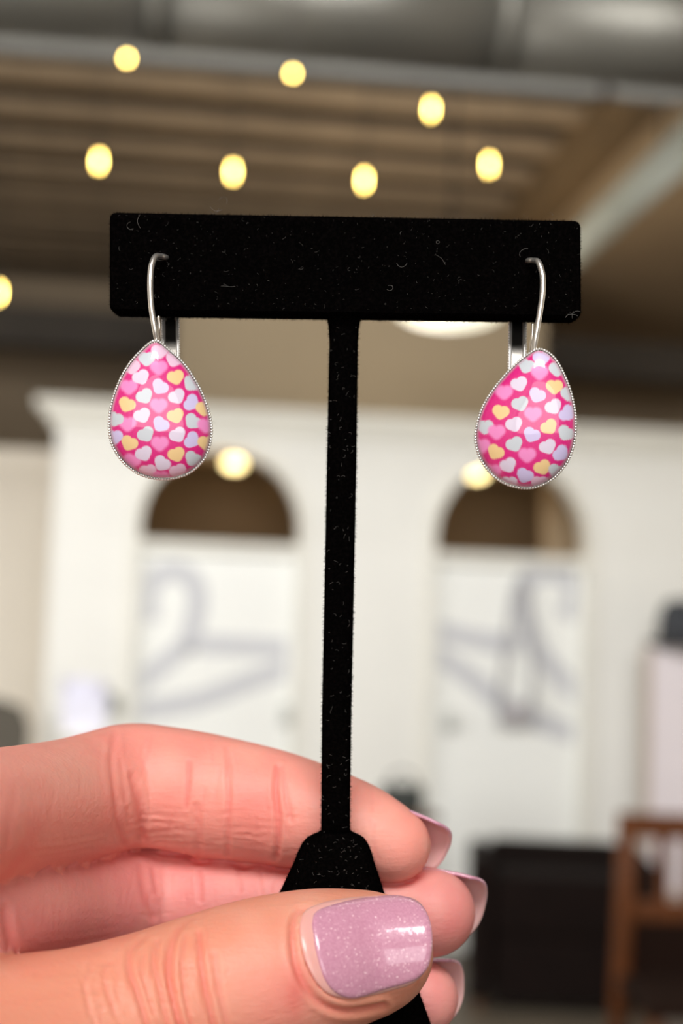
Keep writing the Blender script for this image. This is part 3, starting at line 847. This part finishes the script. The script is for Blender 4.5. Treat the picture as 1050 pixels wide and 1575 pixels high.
make_earring('pink heart-print teardrop earring hanging from the right end of the black bar', OUT_R, HR,
    dict(slope=-0.014, d=-5.2, wire=[(800, 408, 7.5), (807, 404, 3), (812, 401, -0.5), (821, 401, -1.6), (828, 404, -2.6), (834, 424, -3.6), (834, 452, -4.4), (830, 480, -4.8), (825, 510, -5.0), (820, 540, -4.6), (818, 552, -3.2)],
         strand=[(819, 498, -3.9), (818, 520, -4.0), (815, 545, -3.6)], lever=((796, 455, 7.6), (794, 602, 0.6)), tl=3.6))

# ---- the hand: one continuous surface from a signed distance field
def chain(pts, sub=6):
    c = catmull(pts, sub)
    return np.array([G(p[0], p[1], p[2]) for p in c]), np.array([p[3]*(200+p[2])/F_PX for p in c])
FING = {
 'index': [(-190, 1290, -34, 118), (-90, 1272, -24, 108), (-10, 1255, -10, 103), (90, 1237, 8, 98), (150, 1220, 16, 95), (200, 1208, 20, 95), (260, 1212, 20, 93), (330, 1225, 19, 93), (430, 1243, 17, 86), (530, 1270, 14.5, 75), (575, 1286, 13, 66), (606, 1299, 12, 57)],
 'middle': [(-190, 1430, -30, 112), (-90, 1425, -20, 104), (0, 1412, -7, 99), (100, 1405, 10, 96), (220, 1394, 22, 95), (350, 1393, 21, 89), (480, 1396, 19, 84), (580, 1400, 16, 77), (630, 1402, 15, 72), (664, 1403, 14, 67)],
 'ring': [(-170, 1570, -24, 106), (-80, 1568, -14, 98), (10, 1560, -2, 94), (120, 1550, 13, 90), (240, 1545, 23, 87), (360, 1540, 22, 81), (480, 1536, 19, 76), (580, 1535, 16.5, 69), (620, 1535, 15.5, 64), (648, 1535, 14.5, 57)],
 'little': [(-150, 1710, -16, 92), (-60, 1705, -6, 84), (30, 1698, 5, 78), (140, 1690, 17, 74), (250, 1683, 24, 71), (370, 1674, 21, 65), (470, 1668, 18, 58), (530, 1666, 16.5, 50)],
 'thumb': [(-480, 1850, -60, 230), (-330, 1770, -52, 205), (-220, 1712, -42, 178), (-110, 1662, -33, 154), (0, 1618, -26, 141), (120, 1592, -21, 131), (220, 1565, -18, 127), (290, 1542, -16, 126), (350, 1522, -14.5, 125), (410, 1503, -13, 122), (480, 1483, -11, 113), (540, 1471, -9.5, 101), (575, 1466, -9, 90), (600, 1463, -8.6, 66)],
}
H = 0.64
lo = np.array([-185.0, 118.0, -128.0]); hi = np.array([24.0, 248.0, -10.0])
nn3 = np.ceil((hi-lo)/H).astype(int)
axs = [lo[i]+H*np.arange(nn3[i]) for i in range(3)]
BIG = 12.0
def field(parts_, margin=9.0):
    D = np.full(tuple(nn3), BIG, np.float32)
    for a, b, ra, rb in parts_:
        r = max(ra, rb)+margin
        l = np.clip(np.floor((np.minimum(a, b)-r-lo)/H).astype(int), 0, nn3); h = np.clip(np.ceil((np.maximum(a, b)+r-lo)/H).astype(int)+1, 0, nn3)
        if (h <= l).any(): continue
        sl = tuple(slice(l[i], h[i]) for i in range(3))
        x = axs[0][sl[0]][:, None, None].astype(np.float32)-np.float32(a[0]); y = axs[1][sl[1]][None, :, None].astype(np.float32)-np.float32(a[1]); z = axs[2][sl[2]][None, None, :].astype(np.float32)-np.float32(a[2])
        ab = (b-a).astype(np.float32); L2 = float(ab @ ab)+1e-9
        t = np.clip((x*ab[0]+y*ab[1]+z*ab[2])/L2, 0, 1)
        d = np.sqrt((x-t*ab[0])**2+(y-t*ab[1])**2+(z-t*ab[2])**2)-(ra+t*(rb-ra))
        np.minimum(D[sl], d, out=D[sl])
    return D
def segs(C, Rr): return [(C[i], C[i+1], Rr[i], Rr[i+1]) for i in range(len(C)-1)]
def smin(a, b, k):
    h = np.clip(0.5+0.5*(b-a)/k, 0, 1); return b+(a-b)*h-k*h*(1-h)
ch_ = {k: chain(v) for k, v in FING.items()}
fing = None
for k in ('index', 'middle', 'ring', 'little'):
    f_ = field(segs(*ch_[k])); fing = f_ if fing is None else np.minimum(fing, f_)
thumb = field(segs(*ch_['thumb']))
wr = G(-1150, 1900, -62)
palm_parts = []
for k, r in (('index', 11.5), ('middle', 12), ('ring', 11.5), ('little', 10)):
    m0 = ch_[k][0][0]
    wq = wr + np.array((0, {'index': -4, 'middle': 0, 'ring': 4, 'little': 8}[k], {'index': 10, 'middle': 4, 'ring': -4, 'little': -10}[k]))
    palm_parts.append((m0, wq, ch_[k][1][0]*1.05, 13.0))
palm_parts.append((ch_['thumb'][0][0], wr+np.array((2, -6, 0)), ch_['thumb'][1][0], 16.0))
fa = wr+np.array((-130.0, -30.0, -30.0))
palm_parts.append((wr+np.array((0, 0, 6)), fa+np.array((0, 0, 6)), 19.0, 26.0)); palm_parts.append((wr+np.array((0, 0, -6)), fa+np.array((0, 0, -8)), 19.0, 26.0))
palm = field(palm_parts)
D = np.minimum(smin(fing, palm, 6.0), smin(thumb, palm, 7.0))
del fing, thumb, palm
D[0], D[-1], D[:, 0], D[:, -1], D[:, :, 0], D[:, :, -1] = (BIG,)*6
def surface_nets(D):
    S = D < 0
    nx, ny, nz = D.shape
    cnt = np.zeros((nx-1, ny-1, nz-1), np.int8)
    for i in (0, 1):
        for j in (0, 1):
            for k in (0, 1): cnt += S[i:nx-1+i, j:ny-1+j, k:nz-1+k]
    act = (cnt > 0) & (cnt < 8); idx = np.argwhere(act)
    ids = np.full(act.shape, -1, np.int32); ids[act] = np.arange(len(idx))
    cor = {}
    for i in (0, 1):
        for j in (0, 1):
            for k in (0, 1): cor[i, j, k] = D[idx[:, 0]+i, idx[:, 1]+j, idx[:, 2]+k]
    acc = np.zeros((len(idx), 3)); c = np.zeros(len(idx))
    for a in cor:
        for ax in range(3):
            if a[ax] == 0:
                b = list(a); b[ax] = 1; b = tuple(b)
                va, vb = cor[a], cor[b]; m_ = (va < 0) != (vb < 0)
                t = np.where(m_, va/np.where(m_, va-vb, 1), 0)
                p = np.tile(np.array(a, float), (len(idx), 1)); p[:, ax] = t
                acc += p*m_[:, None]; c += m_
    V = lo+H*(idx+acc/c[:, None])
    Q = []
    for ax in range(3):
        s0 = [slice(1, -1)]*3; s0[ax] = slice(0, -1); s1 = list(s0); s1[ax] = slice(1, None)
        a = S[tuple(s0)]; b = S[tuple(s1)]
        e = np.argwhere(a != b)
        fl = a[e[:, 0], e[:, 1], e[:, 2]]
        off = np.ones(3, int); off[ax] = 0
        e = e+off
        u, v = [(1, 2), (2, 0), (0, 1)][ax]
        du_ = np.zeros(3, int); du_[u] = 1; dv = np.zeros(3, int); dv[v] = 1
        g = lambda q: ids[q[:, 0], q[:, 1], q[:, 2]]
        quad = np.stack((g(e-du_-dv), g(e-dv), g(e), g(e-du_)), 1)
        quad[~fl] = quad[~fl][:, ::-1]
        Q.append(quad)
    return V, np.concatenate(Q)
V, Q = surface_nets(D)
def relax(V, Q, it, f):
    E = np.concatenate([Q[:, [i, (i+1) % 4]] for i in range(4)])
    for _ in range(it):
        acc = np.zeros_like(V); c = np.zeros(len(V))
        for ax in range(3):
            acc[:, ax] = np.bincount(E[:, 0], V[E[:, 1], ax], len(V))+np.bincount(E[:, 1], V[E[:, 0], ax], len(V))
        c = np.bincount(E[:, 0], minlength=len(V))+np.bincount(E[:, 1], minlength=len(V))
        V = V+(acc/c[:, None]-V)*f
    return V
V = relax(V, Q, 3, 0.5)
me = fast_mesh('tmp', V, Q)
tmp = bpy.data.objects.new('tmp', me); COL.objects.link(tmp)
sb = tmp.modifiers.new('s', 'SUBSURF'); sb.levels = 1; sb.render_levels = 1
dg = bpy.context.evaluated_depsgraph_get()
me2 = bpy.data.meshes.new_from_object(tmp.evaluated_get(dg))
bpy.data.objects.remove(tmp); bpy.data.meshes.remove(me)
nV = len(me2.vertices); V = np.empty(nV*3, np.float32); me2.vertices.foreach_get('co', V); V = V.reshape(-1, 3).astype(float)
N = np.empty(nV*3, np.float32); me2.vertex_normals.foreach_get('vector', N); N = N.reshape(-1, 3).astype(float)
vx = 525+V[:, 0]/V[:, 1]*F_PX; vy = 787.5-V[:, 2]/V[:, 1]*F_PX
# which finger each vertex belongs to
def cdist(C, Rr):
    best = np.full(nV, 1e9)
    for i in range(0, len(C), 3):
        best = np.minimum(best, np.sqrt((V[:, 0]-C[i][0])**2+(V[:, 1]-C[i][1])**2+(V[:, 2]-C[i][2])**2)-Rr[i])
    return best
dd_ = np.stack([cdist(*ch_[k]) for k in ('index', 'middle', 'ring', 'little', 'thumb')], 1)
own = dd_.argmin(1)
face = np.clip(-N[:, 1]*1.6, 0, 1)       # towards the palm side / camera side
def pdist(line, ow, wd):
    full = np.full(nV, 1e9); L = catmull(line, 4)
    m0, m1 = L.min(0)-wd*5, L.max(0)+wd*5
    sel = np.nonzero((own == ow) & (VX > m0[0]) & (VX < m1[0]) & (VY > m0[1]) & (VY < m1[1]))[0]
    vx, vy = VX[sel], VY[sel]; best = np.full(len(sel), 1e9)
    for a, b in zip(L, L[1:]):
        ab = b-a; t = np.clip(((vx-a[0])*ab[0]+(vy-a[1])*ab[1])/(ab@ab+1e-9), 0, 1)
        best = np.minimum(best, np.hypot(vx-a[0]-t*ab[0], vy-a[1]-t*ab[1]))
    full[sel] = best
    return full
VX, VY = vx, vy
CR = [  # owner, line, width px, depth mm, redness
 (0, [(176, 1125), (172, 1170), (177, 1220), (181, 1262), (192, 1296)], 5, 0.30, .55), (0, [(180, 1140), (184, 1185), (190, 1230)], 4, 0.14, .3),
 (0, [(203, 1195), (213, 1235), (221, 1290)], 6, 0.22, .45), (0, [(291, 1172), (290, 1205), (287, 1240)], 3.5, 0.14, .5), (0, [(302, 1240), (304, 1312)], 5, 0.14, .15),
 (0, [(349, 1150), (352, 1220), (350, 1314)], 4, 0.14, .25), (0, [(427, 1180), (424, 1215), (428, 1262), (425, 1318)], 4.5, 0.26, .5), (0, [(434, 1180), (440, 1230), (447, 1262)], 4, 0.12, .2),
 (0, [(24, 1205), (16, 1260), (12, 1300)], 5, 0.10, .2), (0, [(54, 1205), (48, 1250)], 4, 0.07, .12), (0, [(85, 1210), (76, 1262)], 4, 0.07, .1), (0, [(136, 1120), (142, 1150), (170, 1140)], 7, 0.10, .1),
 (0, [(222, 1246), (250, 1243), (285, 1245)], 2.5, 0.04, 0), (0, [(232, 1278), (270, 1275), (300, 1279)], 2.5, 0.04, 0), (0, [(60, 1296), (110, 1290), (150, 1284)], 2.5, 0.08, 0), (0, [(50, 1310), (100, 1304), (160, 1292)], 2.5, 0.08, 0),
 (0, [(40, 1322), (90, 1315), (140, 1305)], 2.5, 0.07, 0), (0, [(240, 1296), (330, 1300)], 2.5, 0.06, 0),
 (1, [(215, 1335), (222, 1370), (236, 1410)], 6, 0.16, .3), (1, [(306, 1340), (308, 1385)], 4, 0.14, .25), (1, [(235, 1335), (240, 1372)], 4, 0.1, .15), (1, [(60, 1440), (120, 1436), (180, 1424)], 2.5, 0.04, .02),
 (1, [(50, 1456), (110, 1450), (165, 1440)], 2.5, 0.05, .02), (1, [(60, 1425), (120, 1420)], 2.5, 0.03, .0), (1, [(366, 1335), (368, 1370)], 4, .1, .15), (1, [(8, 1400), (14, 1440), (22, 1475)], 7, 0.5, .5),
 (4, [(300, 1404), (276, 1425), (262, 1458), (260, 1500), (268, 1545), (284, 1600)], 5.5, 0.34, .6), (4, [(306, 1436), (308, 1475), (315, 1520), (332, 1590)], 5, 0.26, .55),
 (4, [(222, 1440), (200, 1462), (200, 1495), (214, 1535), (232, 1600)], 5, 0.24, .45), (4, [(240, 1448), (236, 1480), (246, 1520), (262, 1600)], 4.5, 0.18, .35),
 (4, [(330, 1470), (336, 1520), (352, 1590)], 5, 0.12, .3), (4, [(284, 1440), (280, 1490), (290, 1560), (304, 1600)], 4, 0.16, .3), (4, [(170, 1480), (160, 1500), (176, 1560)], 4, 0.10, .2),
 (4, [(140, 1490), (130, 1520), (146, 1580)], 4, 0.08, .12), (4, [(222, 1470), (218, 1500), (236, 1560)], 3.5, .12, .2), (4, [(60, 1500), (120, 1492), (180, 1474)], 6, .08, .05), (4, [(0, 1540), (80, 1530), (160, 1520)], 7, .08, .08),
 (4, [(478, 1398), (456, 1405), (449, 1440), (458, 1495), (486, 1538), (530, 1556), (590, 1548)], 5.5, 0.34, .45),
]
def fine(ow, x0, x1, y0, y1, n, vert, L0, L1, dep, rd):
    for _ in range(n):
        x, y, L = rng.uniform(x0, x1), rng.uniform(y0, y1), rng.uniform(L0, L1)
        a_ = (PI/2 if vert else 0)+rng.normal(0, 0.13); k = rng.normal(0, 0.06)*L
        dx_, dy_ = math.cos(a_)*L/2, math.sin(a_)*L/2
        CR.append((ow, [(x-dx_, y-dy_), (x-dy_*0.1+(k if vert else 0), y+(0 if vert else k)), (x+dx_, y+dy_)], 2.6, dep*rng.uniform(0.5, 1.2), rd*rng.uniform(0, 1)))
fine(0, 0, 600, 1150, 1300, 46, True, 30, 90, 0.045, .16)
fine(0, 20, 460, 1245, 1312, 34, False, 20, 80, 0.04, .04)
fine(1, 20, 460, 1330, 1440, 30, True, 20, 60, 0.04, .12)
fine(1, 20, 250, 1380, 1470, 22, False, 30, 90, 0.04, .03)
fine(4, 120, 345, 1450, 1575, 42, True, 30, 90, 0.05, .2)
fine(4, 0, 300, 1480, 1575, 20, False, 30, 90, 0.035, .05)
disp = np.zeros(nV); red = np.zeros(nV)
for ow, line, wd, dep, rd in CR:
    d_ = pdist(line, ow, wd); m_ = (own == ow)*face
    g_ = np.exp(-(d_/wd)**2)*m_
    dep = dep*1.35
    disp -= dep*g_; disp += dep*0.35*np.exp(-((d_-wd*2.0)/(wd*0.9))**2)*m_
    red = np.maximum(red, rd*np.exp(-(d_/(wd*1.0))**2)*m_)
NAT = [(462, 1418), (480, 1396), (530, 1384), (590, 1380), (635, 1384), (656, 1405), (662, 1440), (660, 1480), (640, 1510), (600, 1525), (545, 1537), (505, 1530), (480, 1502), (464, 1460)]
# soft pads between creases
def blob(ow, px, py, rx, ry, amt):
    return amt*np.exp(-((vx-px)/rx)**2-((vy-py)/ry)**2)*(own == ow)*face
disp += blob(0, 250, 1220, 50, 60, .3)+blob(0, 360, 1240, 50, 60, .35)+blob(0, 90, 1240, 60, 70, .4)+blob(0, 550, 1280, 60, 50, .3)+blob(1, 660, 1400, 50, 50, .3)+blob(1, 110, 1400, 70, 50, .4)+blob(4, 390, 1480, 60, 80, .25)
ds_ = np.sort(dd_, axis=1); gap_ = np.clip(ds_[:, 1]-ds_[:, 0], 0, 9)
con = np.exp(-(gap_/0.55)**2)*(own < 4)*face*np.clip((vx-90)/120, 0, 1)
disp -= con*0.55; red = np.maximum(red, con*0.95)  # groove plus dark red tint: skin flush and painted contact shade between fingers
pin = np.zeros(nV, bool); pl_ = catmull(NAT, 4, True)
for a, b in zip(pl_, np.roll(pl_, -1, 0)):
    cr_ = ((a[1] > vy) != (b[1] > vy)) & (vx < (b[0]-a[0])*(vy-a[1])/(b[1]-a[1]+1e-9)+a[0]); pin ^= cr_
disp[pin & (own == 4) & (N[:, 1] < 0)] = -0.25
V = V+N*disp[:, None]
# skin colour: pink palm side, warmer thumb, local flushes, painted shade at finger contacts
rs = np.random.RandomState(3)
def vnoise(sc, seed):
    r_ = np.random.RandomState(seed); out = np.zeros(nV)
    for _ in range(7):
        k_ = r_.normal(0, 1, 3); k_ /= np.linalg.norm(k_); out += np.sin(V@k_*2*PI/(sc*r_.uniform(.6, 1.6))+r_.uniform(0, 6.28)+1.3*np.sin(V@r_.normal(0, 1, 3)/sc))
    return out/7
palmc = np.array(s2l((246, 162, 148))); tanc = np.array(s2l((230, 152, 126))); redc = np.array(s2l((226, 96, 92))); palec = np.array(s2l((243, 190, 170)))
midc = np.array(s2l((232, 150, 145)))
C = np.where((own == 4)[:, None], tanc, np.where((own == 1)[:, None] | (own == 2)[:, None], midc, palmc))
def mixc(C, col, k): return C*(1-k[:, None])+col*k[:, None]
def wgt(ow, px, py, rx, ry, a): return np.clip(a*np.exp(-((vx-px)/rx)**2-((vy-py)/ry)**2)*(own == ow), 0, 1)
C = mixc(C, palmc, wgt(4, 440, 1530, 90, 90, .75)); C = mixc(C, redc, wgt(4, 455, 1530, 16, 40, .45)); C = mixc(C, palec, wgt(4, 470, 1400, 30, 60, .3))
C = mixc(C, redc, wgt(0, 390, 1240, 46, 50, .32)+wgt(0, 180, 1150, 60, 40, .22)+wgt(0, 10, 1300, 40, 70, .2)+wgt(0, 290, 1150, 60, 30, .2)); C = mixc(C, palec, wgt(0, 110, 1190, 50, 40, .35)+wgt(0, 560, 1290, 50, 40, .25)+wgt(0, 170, 1290, 120, 16, .35))
C = mixc(C, palec, wgt(1, 100, 1380, 70, 30, .25)+wgt(1, 620, 1380, 30, 20, .2)); C = mixc(C, redc, wgt(1, 700, 1440, 30, 30, .2))
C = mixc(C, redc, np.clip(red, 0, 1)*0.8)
C = mixc(C, redc, np.clip(vnoise(9, 4), 0, 1)*0.22); C = mixc(C, palec, np.clip(vnoise(6, 9), 0, 1)*0.25)
hand_org = wr
hroot = empty('tmp'); bpy.data.objects.remove(hroot)
me2.vertices.foreach_set('co', ((V-hand_org)/1000).astype(np.float32).ravel()); me2.update()
for ca in list(me2.color_attributes): me2.color_attributes.remove(ca)
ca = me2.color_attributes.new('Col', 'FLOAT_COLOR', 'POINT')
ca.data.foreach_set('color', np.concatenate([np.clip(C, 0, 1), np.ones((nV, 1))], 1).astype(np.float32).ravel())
m_skin = attr_mat('skin', 0.48, **{'Subsurface Weight': 0.35, 'Subsurface Scale': 0.0022, 'Specular IOR Level': 0.4})
m_skin.node_tree.nodes['Principled BSDF'].inputs['Subsurface Radius'].default_value = (1.0, 0.32, 0.2)
def skin_bump(m):
    nt = m.node_tree; b = nt.nodes['Principled BSDF']
    tc = nt.nodes.new('ShaderNodeTexCoord')
    mp = nt.nodes.new('ShaderNodeMapping'); mp.inputs['Scale'].default_value = (0.35, 1, 1.4)
    n1 = nt.nodes.new('ShaderNodeTexNoise'); n1.inputs['Scale'].default_value = 1500; n1.inputs['Detail'].default_value = 4
    v1 = nt.nodes.new('ShaderNodeTexVoronoi'); v1.feature = 'DISTANCE_TO_EDGE'; v1.inputs['Scale'].default_value = 1100
    ad = nt.nodes.new('ShaderNodeMath'); ad.operation = 'ADD'
    mn = nt.nodes.new('ShaderNodeMath'); mn.operation = 'MINIMUM'; mn.inputs[1].default_value = 0.12
    bp = nt.nodes.new('ShaderNodeBump'); bp.inputs['Strength'].default_value = 0.32; bp.inputs['Distance'].default_value = 0.00025
    nt.links.new(tc.outputs['Object'], mp.inputs['Vector']); nt.links.new(mp.outputs['Vector'], n1.inputs['Vector']); nt.links.new(tc.outputs['Object'], v1.inputs['Vector'])
    nt.links.new(v1.outputs['Distance'], mn.inputs[0]); nt.links.new(mn.outputs[0], ad.inputs[0]); nt.links.new(n1.outputs['Fac'], ad.inputs[1])
    nt.links.new(ad.outputs[0], bp.inputs['Height']); nt.links.new(bp.outputs['Normal'], b.inputs['Normal'])
skin_bump(m_skin)
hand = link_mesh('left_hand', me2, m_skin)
hand.name = 'hand'
hand.matrix_world = FR @ Matrix.Translation(Vector(hand_org)/1000.0)
tag(hand, 'left hand with mauve polished nails pinching the black display stand, thumb in front', 'hand')

# ---- nails
m_nail = mat('natural_nail', (236, 176, 168), 0.3, **{'Subsurface Weight': 0.2, 'Subsurface Scale': 0.001, 'Coat Weight': 0.3})
m_under = mat('nail_underside', (222, 178, 176), 0.4, **{'Subsurface Weight': 0.3, 'Subsurface Scale': 0.001})
def polish():
    m = mat('mauve_glitter_polish', (196, 138, 172), 0.3, **{'Coat Weight': 1.0, 'Coat Roughness': 0.04})
    nt = m.node_tree; b = nt.nodes['Principled BSDF']
    tc = nt.nodes.new('ShaderNodeTexCoord'); v = nt.nodes.new('ShaderNodeTexVoronoi'); v.inputs['Scale'].default_value = 5200
    r = nt.nodes.new('ShaderNodeValToRGB'); r.color_ramp.elements[0].position = 0.0; r.color_ramp.elements[1].position = 1.0
    r.color_ramp.elements[0].color = (*s2l((208, 144, 170)), 1); r.color_ramp.elements[1].color = (*s2l((226, 168, 190)), 1)
    e2 = r.color_ramp.elements.new(0.93); e2.color = (*s2l((220, 160, 184)), 1)
    r.color_ramp.elements[-1].color = (*s2l((255, 214, 226)), 1)
    sep = nt.nodes.new('ShaderNodeSeparateColor')
    n = nt.nodes.new('ShaderNodeTexNoise'); n.inputs['Scale'].default_value = 500; n.inputs['Detail'].default_value = 6
    bp = nt.nodes.new('ShaderNodeBump'); bp.inputs['Strength'].default_value = 0.15; bp.inputs['Distance'].default_value = 0.0002
    nt.links.new(tc.outputs['Object'], v.inputs['Vector']); nt.links.new(v.outputs['Color'], sep.inputs['Color'])
    nt.links.new(sep.outputs[0], r.inputs['Fac']); nt.links.new(r.outputs['Color'], b.inputs['Base Color'])
    gt = nt.nodes.new('ShaderNodeMath'); gt.operation = 'GREATER_THAN'; gt.inputs[1].default_value = 0.90
    
    # flakes tilt differently
    mx = nt.nodes.new('ShaderNodeVectorMath'); mx.operation = 'SCALE'; mx.inputs['Scale'].default_value = 0.0
    nt.links.new(tc.outputs['Object'], n.inputs['Vector']); nt.links.new(n.outputs['Fac'], bp.inputs['Height'])
    nt.links.new(bp.outputs['Normal'], b.inputs['Coat Normal'])
    bp2 = nt.nodes.new('ShaderNodeBump'); bp2.inputs['Strength'].default_value = 0.7; bp2.inputs['Distance'].default_value = 0.0003
    nt.links.new(sep.outputs[2], bp2.inputs['Height']); nt.links.new(bp2.outputs['Normal'], b.inputs['Normal'])
    return m
m_pol = polish()
nc_C, nc_R = chain([p for p in FING['thumb'] if 200 < p[0] < 545]+[(600, 1464, -8.6, 97), (690, 1456, -7.8, 92)])
def nail_surface(X, Y, extra):
    ds = np.linspace(-24, 2, 80); best = np.full(X.shape, np.nan)
    K = [(nc_C[i], nc_C[i+1]-nc_C[i], nc_R[i], nc_R[i+1]-nc_R[i]) for i in range(len(nc_C)-1)]
    prev = np.full(X.shape, 1.0)
    for d in ds:
        p = GA(X, Y, d); F_ = np.full(X.shape, 1e3)
        for a, ab, ra, dr in K:
            t = np.clip(((p-a)@ab)/(ab@ab), 0, 1)
            F_ = np.minimum(F_, np.linalg.norm(p-a-t[..., None]*ab, axis=-1)-ra-t*dr-extra)
        hit = (F_ <= 0) & np.isnan(best)
        best = np.where(hit, d-(ds[1]-ds[0])*(-F_)/np.maximum(prev-F_, 1e-6), best); prev = F_
    best = np.where(np.isnan(best), np.nanmax(best), best)
    return GA(X, Y, best)
def nail_patch(name, outl, extra, thick, m, parent):
    outline = catmull(outl, 8, True)
    rr = np.r_[1.0, 0.985, np.linspace(0.95, 0.05, 16)]
    pts, rho = ring_patch(outline, rr)
    X, Y = pts[..., 0], pts[..., 1]
    bulge = np.where(rho > 0.97, (rho-0.97)/0.03, 0)[:, None]*thick
    Vt = nail_surface(X, Y, extra)
    Vt[..., 1] += bulge
    nR, ns = X.shape
    Vb = nail_surface(X[:1], Y[:1], extra); Vb[..., 1] += thick+0.6
    Va = np.concatenate([Vb, Vt]).reshape(-1, 3)
    nR += 1
    I = np.arange(nR*ns).reshape(nR, ns); J = np.roll(I, -1, 1)
    Fq = [tuple(q) for q in np.stack((I[:-1], J[:-1], J[1:], I[1:]), -1).reshape(-1, 4)] + [tuple(I[-1])]
    bm = bmesh.new(); vv = [bm.verts.new(tuple((p-hand_org)/1000)) for p in Va]
    for f in Fq: bm.faces.new([vv[i] for i in f])
    bmesh.ops.recalc_face_normals(bm, faces=bm.faces)
    me = bpy.data.meshes.new(name); bm.to_mesh(me); bm.free()
    o = link_mesh(name, me, m, parent)
    if me.polygons[len(me.polygons)//2].normal.y > 0: me.flip_normals()
    return o
POL = [(480, 1420), (487, 1403), (520, 1391), (570, 1382), (615, 1380), (645, 1391), (660, 1414), (665, 1446), (661, 1482), (648, 1502), (628, 1513), (590, 1524), (546, 1537), (518, 1530), (499, 1508), (487, 1470), (482, 1440)]
tn = nail_patch('thumb_nail', NAT, 0.25, 0.25, m_nail, hand)
tp = nail_patch('nail_polish', POL, 0.50, 0.30, m_pol, tn); tp['label'] = 'mauve glitter nail polish'

def finger_nail(name, C, ax, dors, W_, Hh, L0, L1, parent, span=1.25):
    """shell on the far side of a fingertip; C tip centre (mm)"""
    ax = np.array(ax, float); ax /= np.linalg.norm(ax); n_ = np.array(dors, float); n_ -= ax*n_.dot(ax); n_ /= np.linalg.norm(n_); b_ = np.cross(ax, n_)
    U, T = 28, 24
    def pt(u, t, off):
        phi = u*span
        # rounded free edge
        edge = L1*(1-0.42*abs(u)**2.4)
        s_ = L0+(edge-L0)*t
        bend = -0.035*max(0, s_-0)**2
        return C + ax*s_ + b_*((W_+off)*math.sin(phi)) + n_*((Hh+off)*math.cos(phi)+bend)
    bm = bmesh.new()
    g = [[[bm.verts.new(tuple((pt(u, t, off)-hand_org)/1000)) for t in np.linspace(0, 1, T)] for u in np.linspace(-1, 1, U)] for off in (0.0, 0.42)]
    for li in (0, 1):
        for i in range(U-1):
            for j in range(T-1):
                q = [g[li][i][j], g[li][i+1][j], g[li][i+1][j+1], g[li][i][j+1]]
                f = bm.faces.new(q if li else q[::-1]); f.material_index = 0 if li else 1
    for i in range(U-1):
        for j in (0, T-1):
            f = bm.faces.new([g[0][i][j], g[0][i+1][j], g[1][i+1][j], g[1][i][j]])
    for j in range(T-1):
        for i in (0, U-1):
            f = bm.faces.new([g[0][i][j], g[0][i][j+1], g[1][i][j+1], g[1][i][j]])
    bmesh.ops.recalc_face_normals(bm, faces=bm.faces)
    me = bpy.data.meshes.new(name); bm.to_mesh(me); bm.free()
    return link_mesh(name, me, [m_pol, m_under], parent)
finger_nail('index_nail', G(606, 1299, 12), (0.90, 0.12, -0.30), (0.30, 0.90, 0.28), 4.7, 4.6, -6, 8.0, hand)
finger_nail('middle_nail', G(664, 1403, 14), (0.97, 0.10, -0.12), (0.30, 0.90, 0.30), 5.5, 5.4, -6, 8.0, hand)
finger_nail('ring_nail', G(648, 1535, 14.5), (0.97, 0.10, 0.05), (0.25, 0.95, 0.22), 4.8, 4.7, -6, 6.6, hand)
finger_nail('little_nail', G(530, 1666, 16.5), (0.98, -0.05, 0.05), (0.15, 0.98, 0.0), 4.0, 4.0, -4, 6.4, hand)
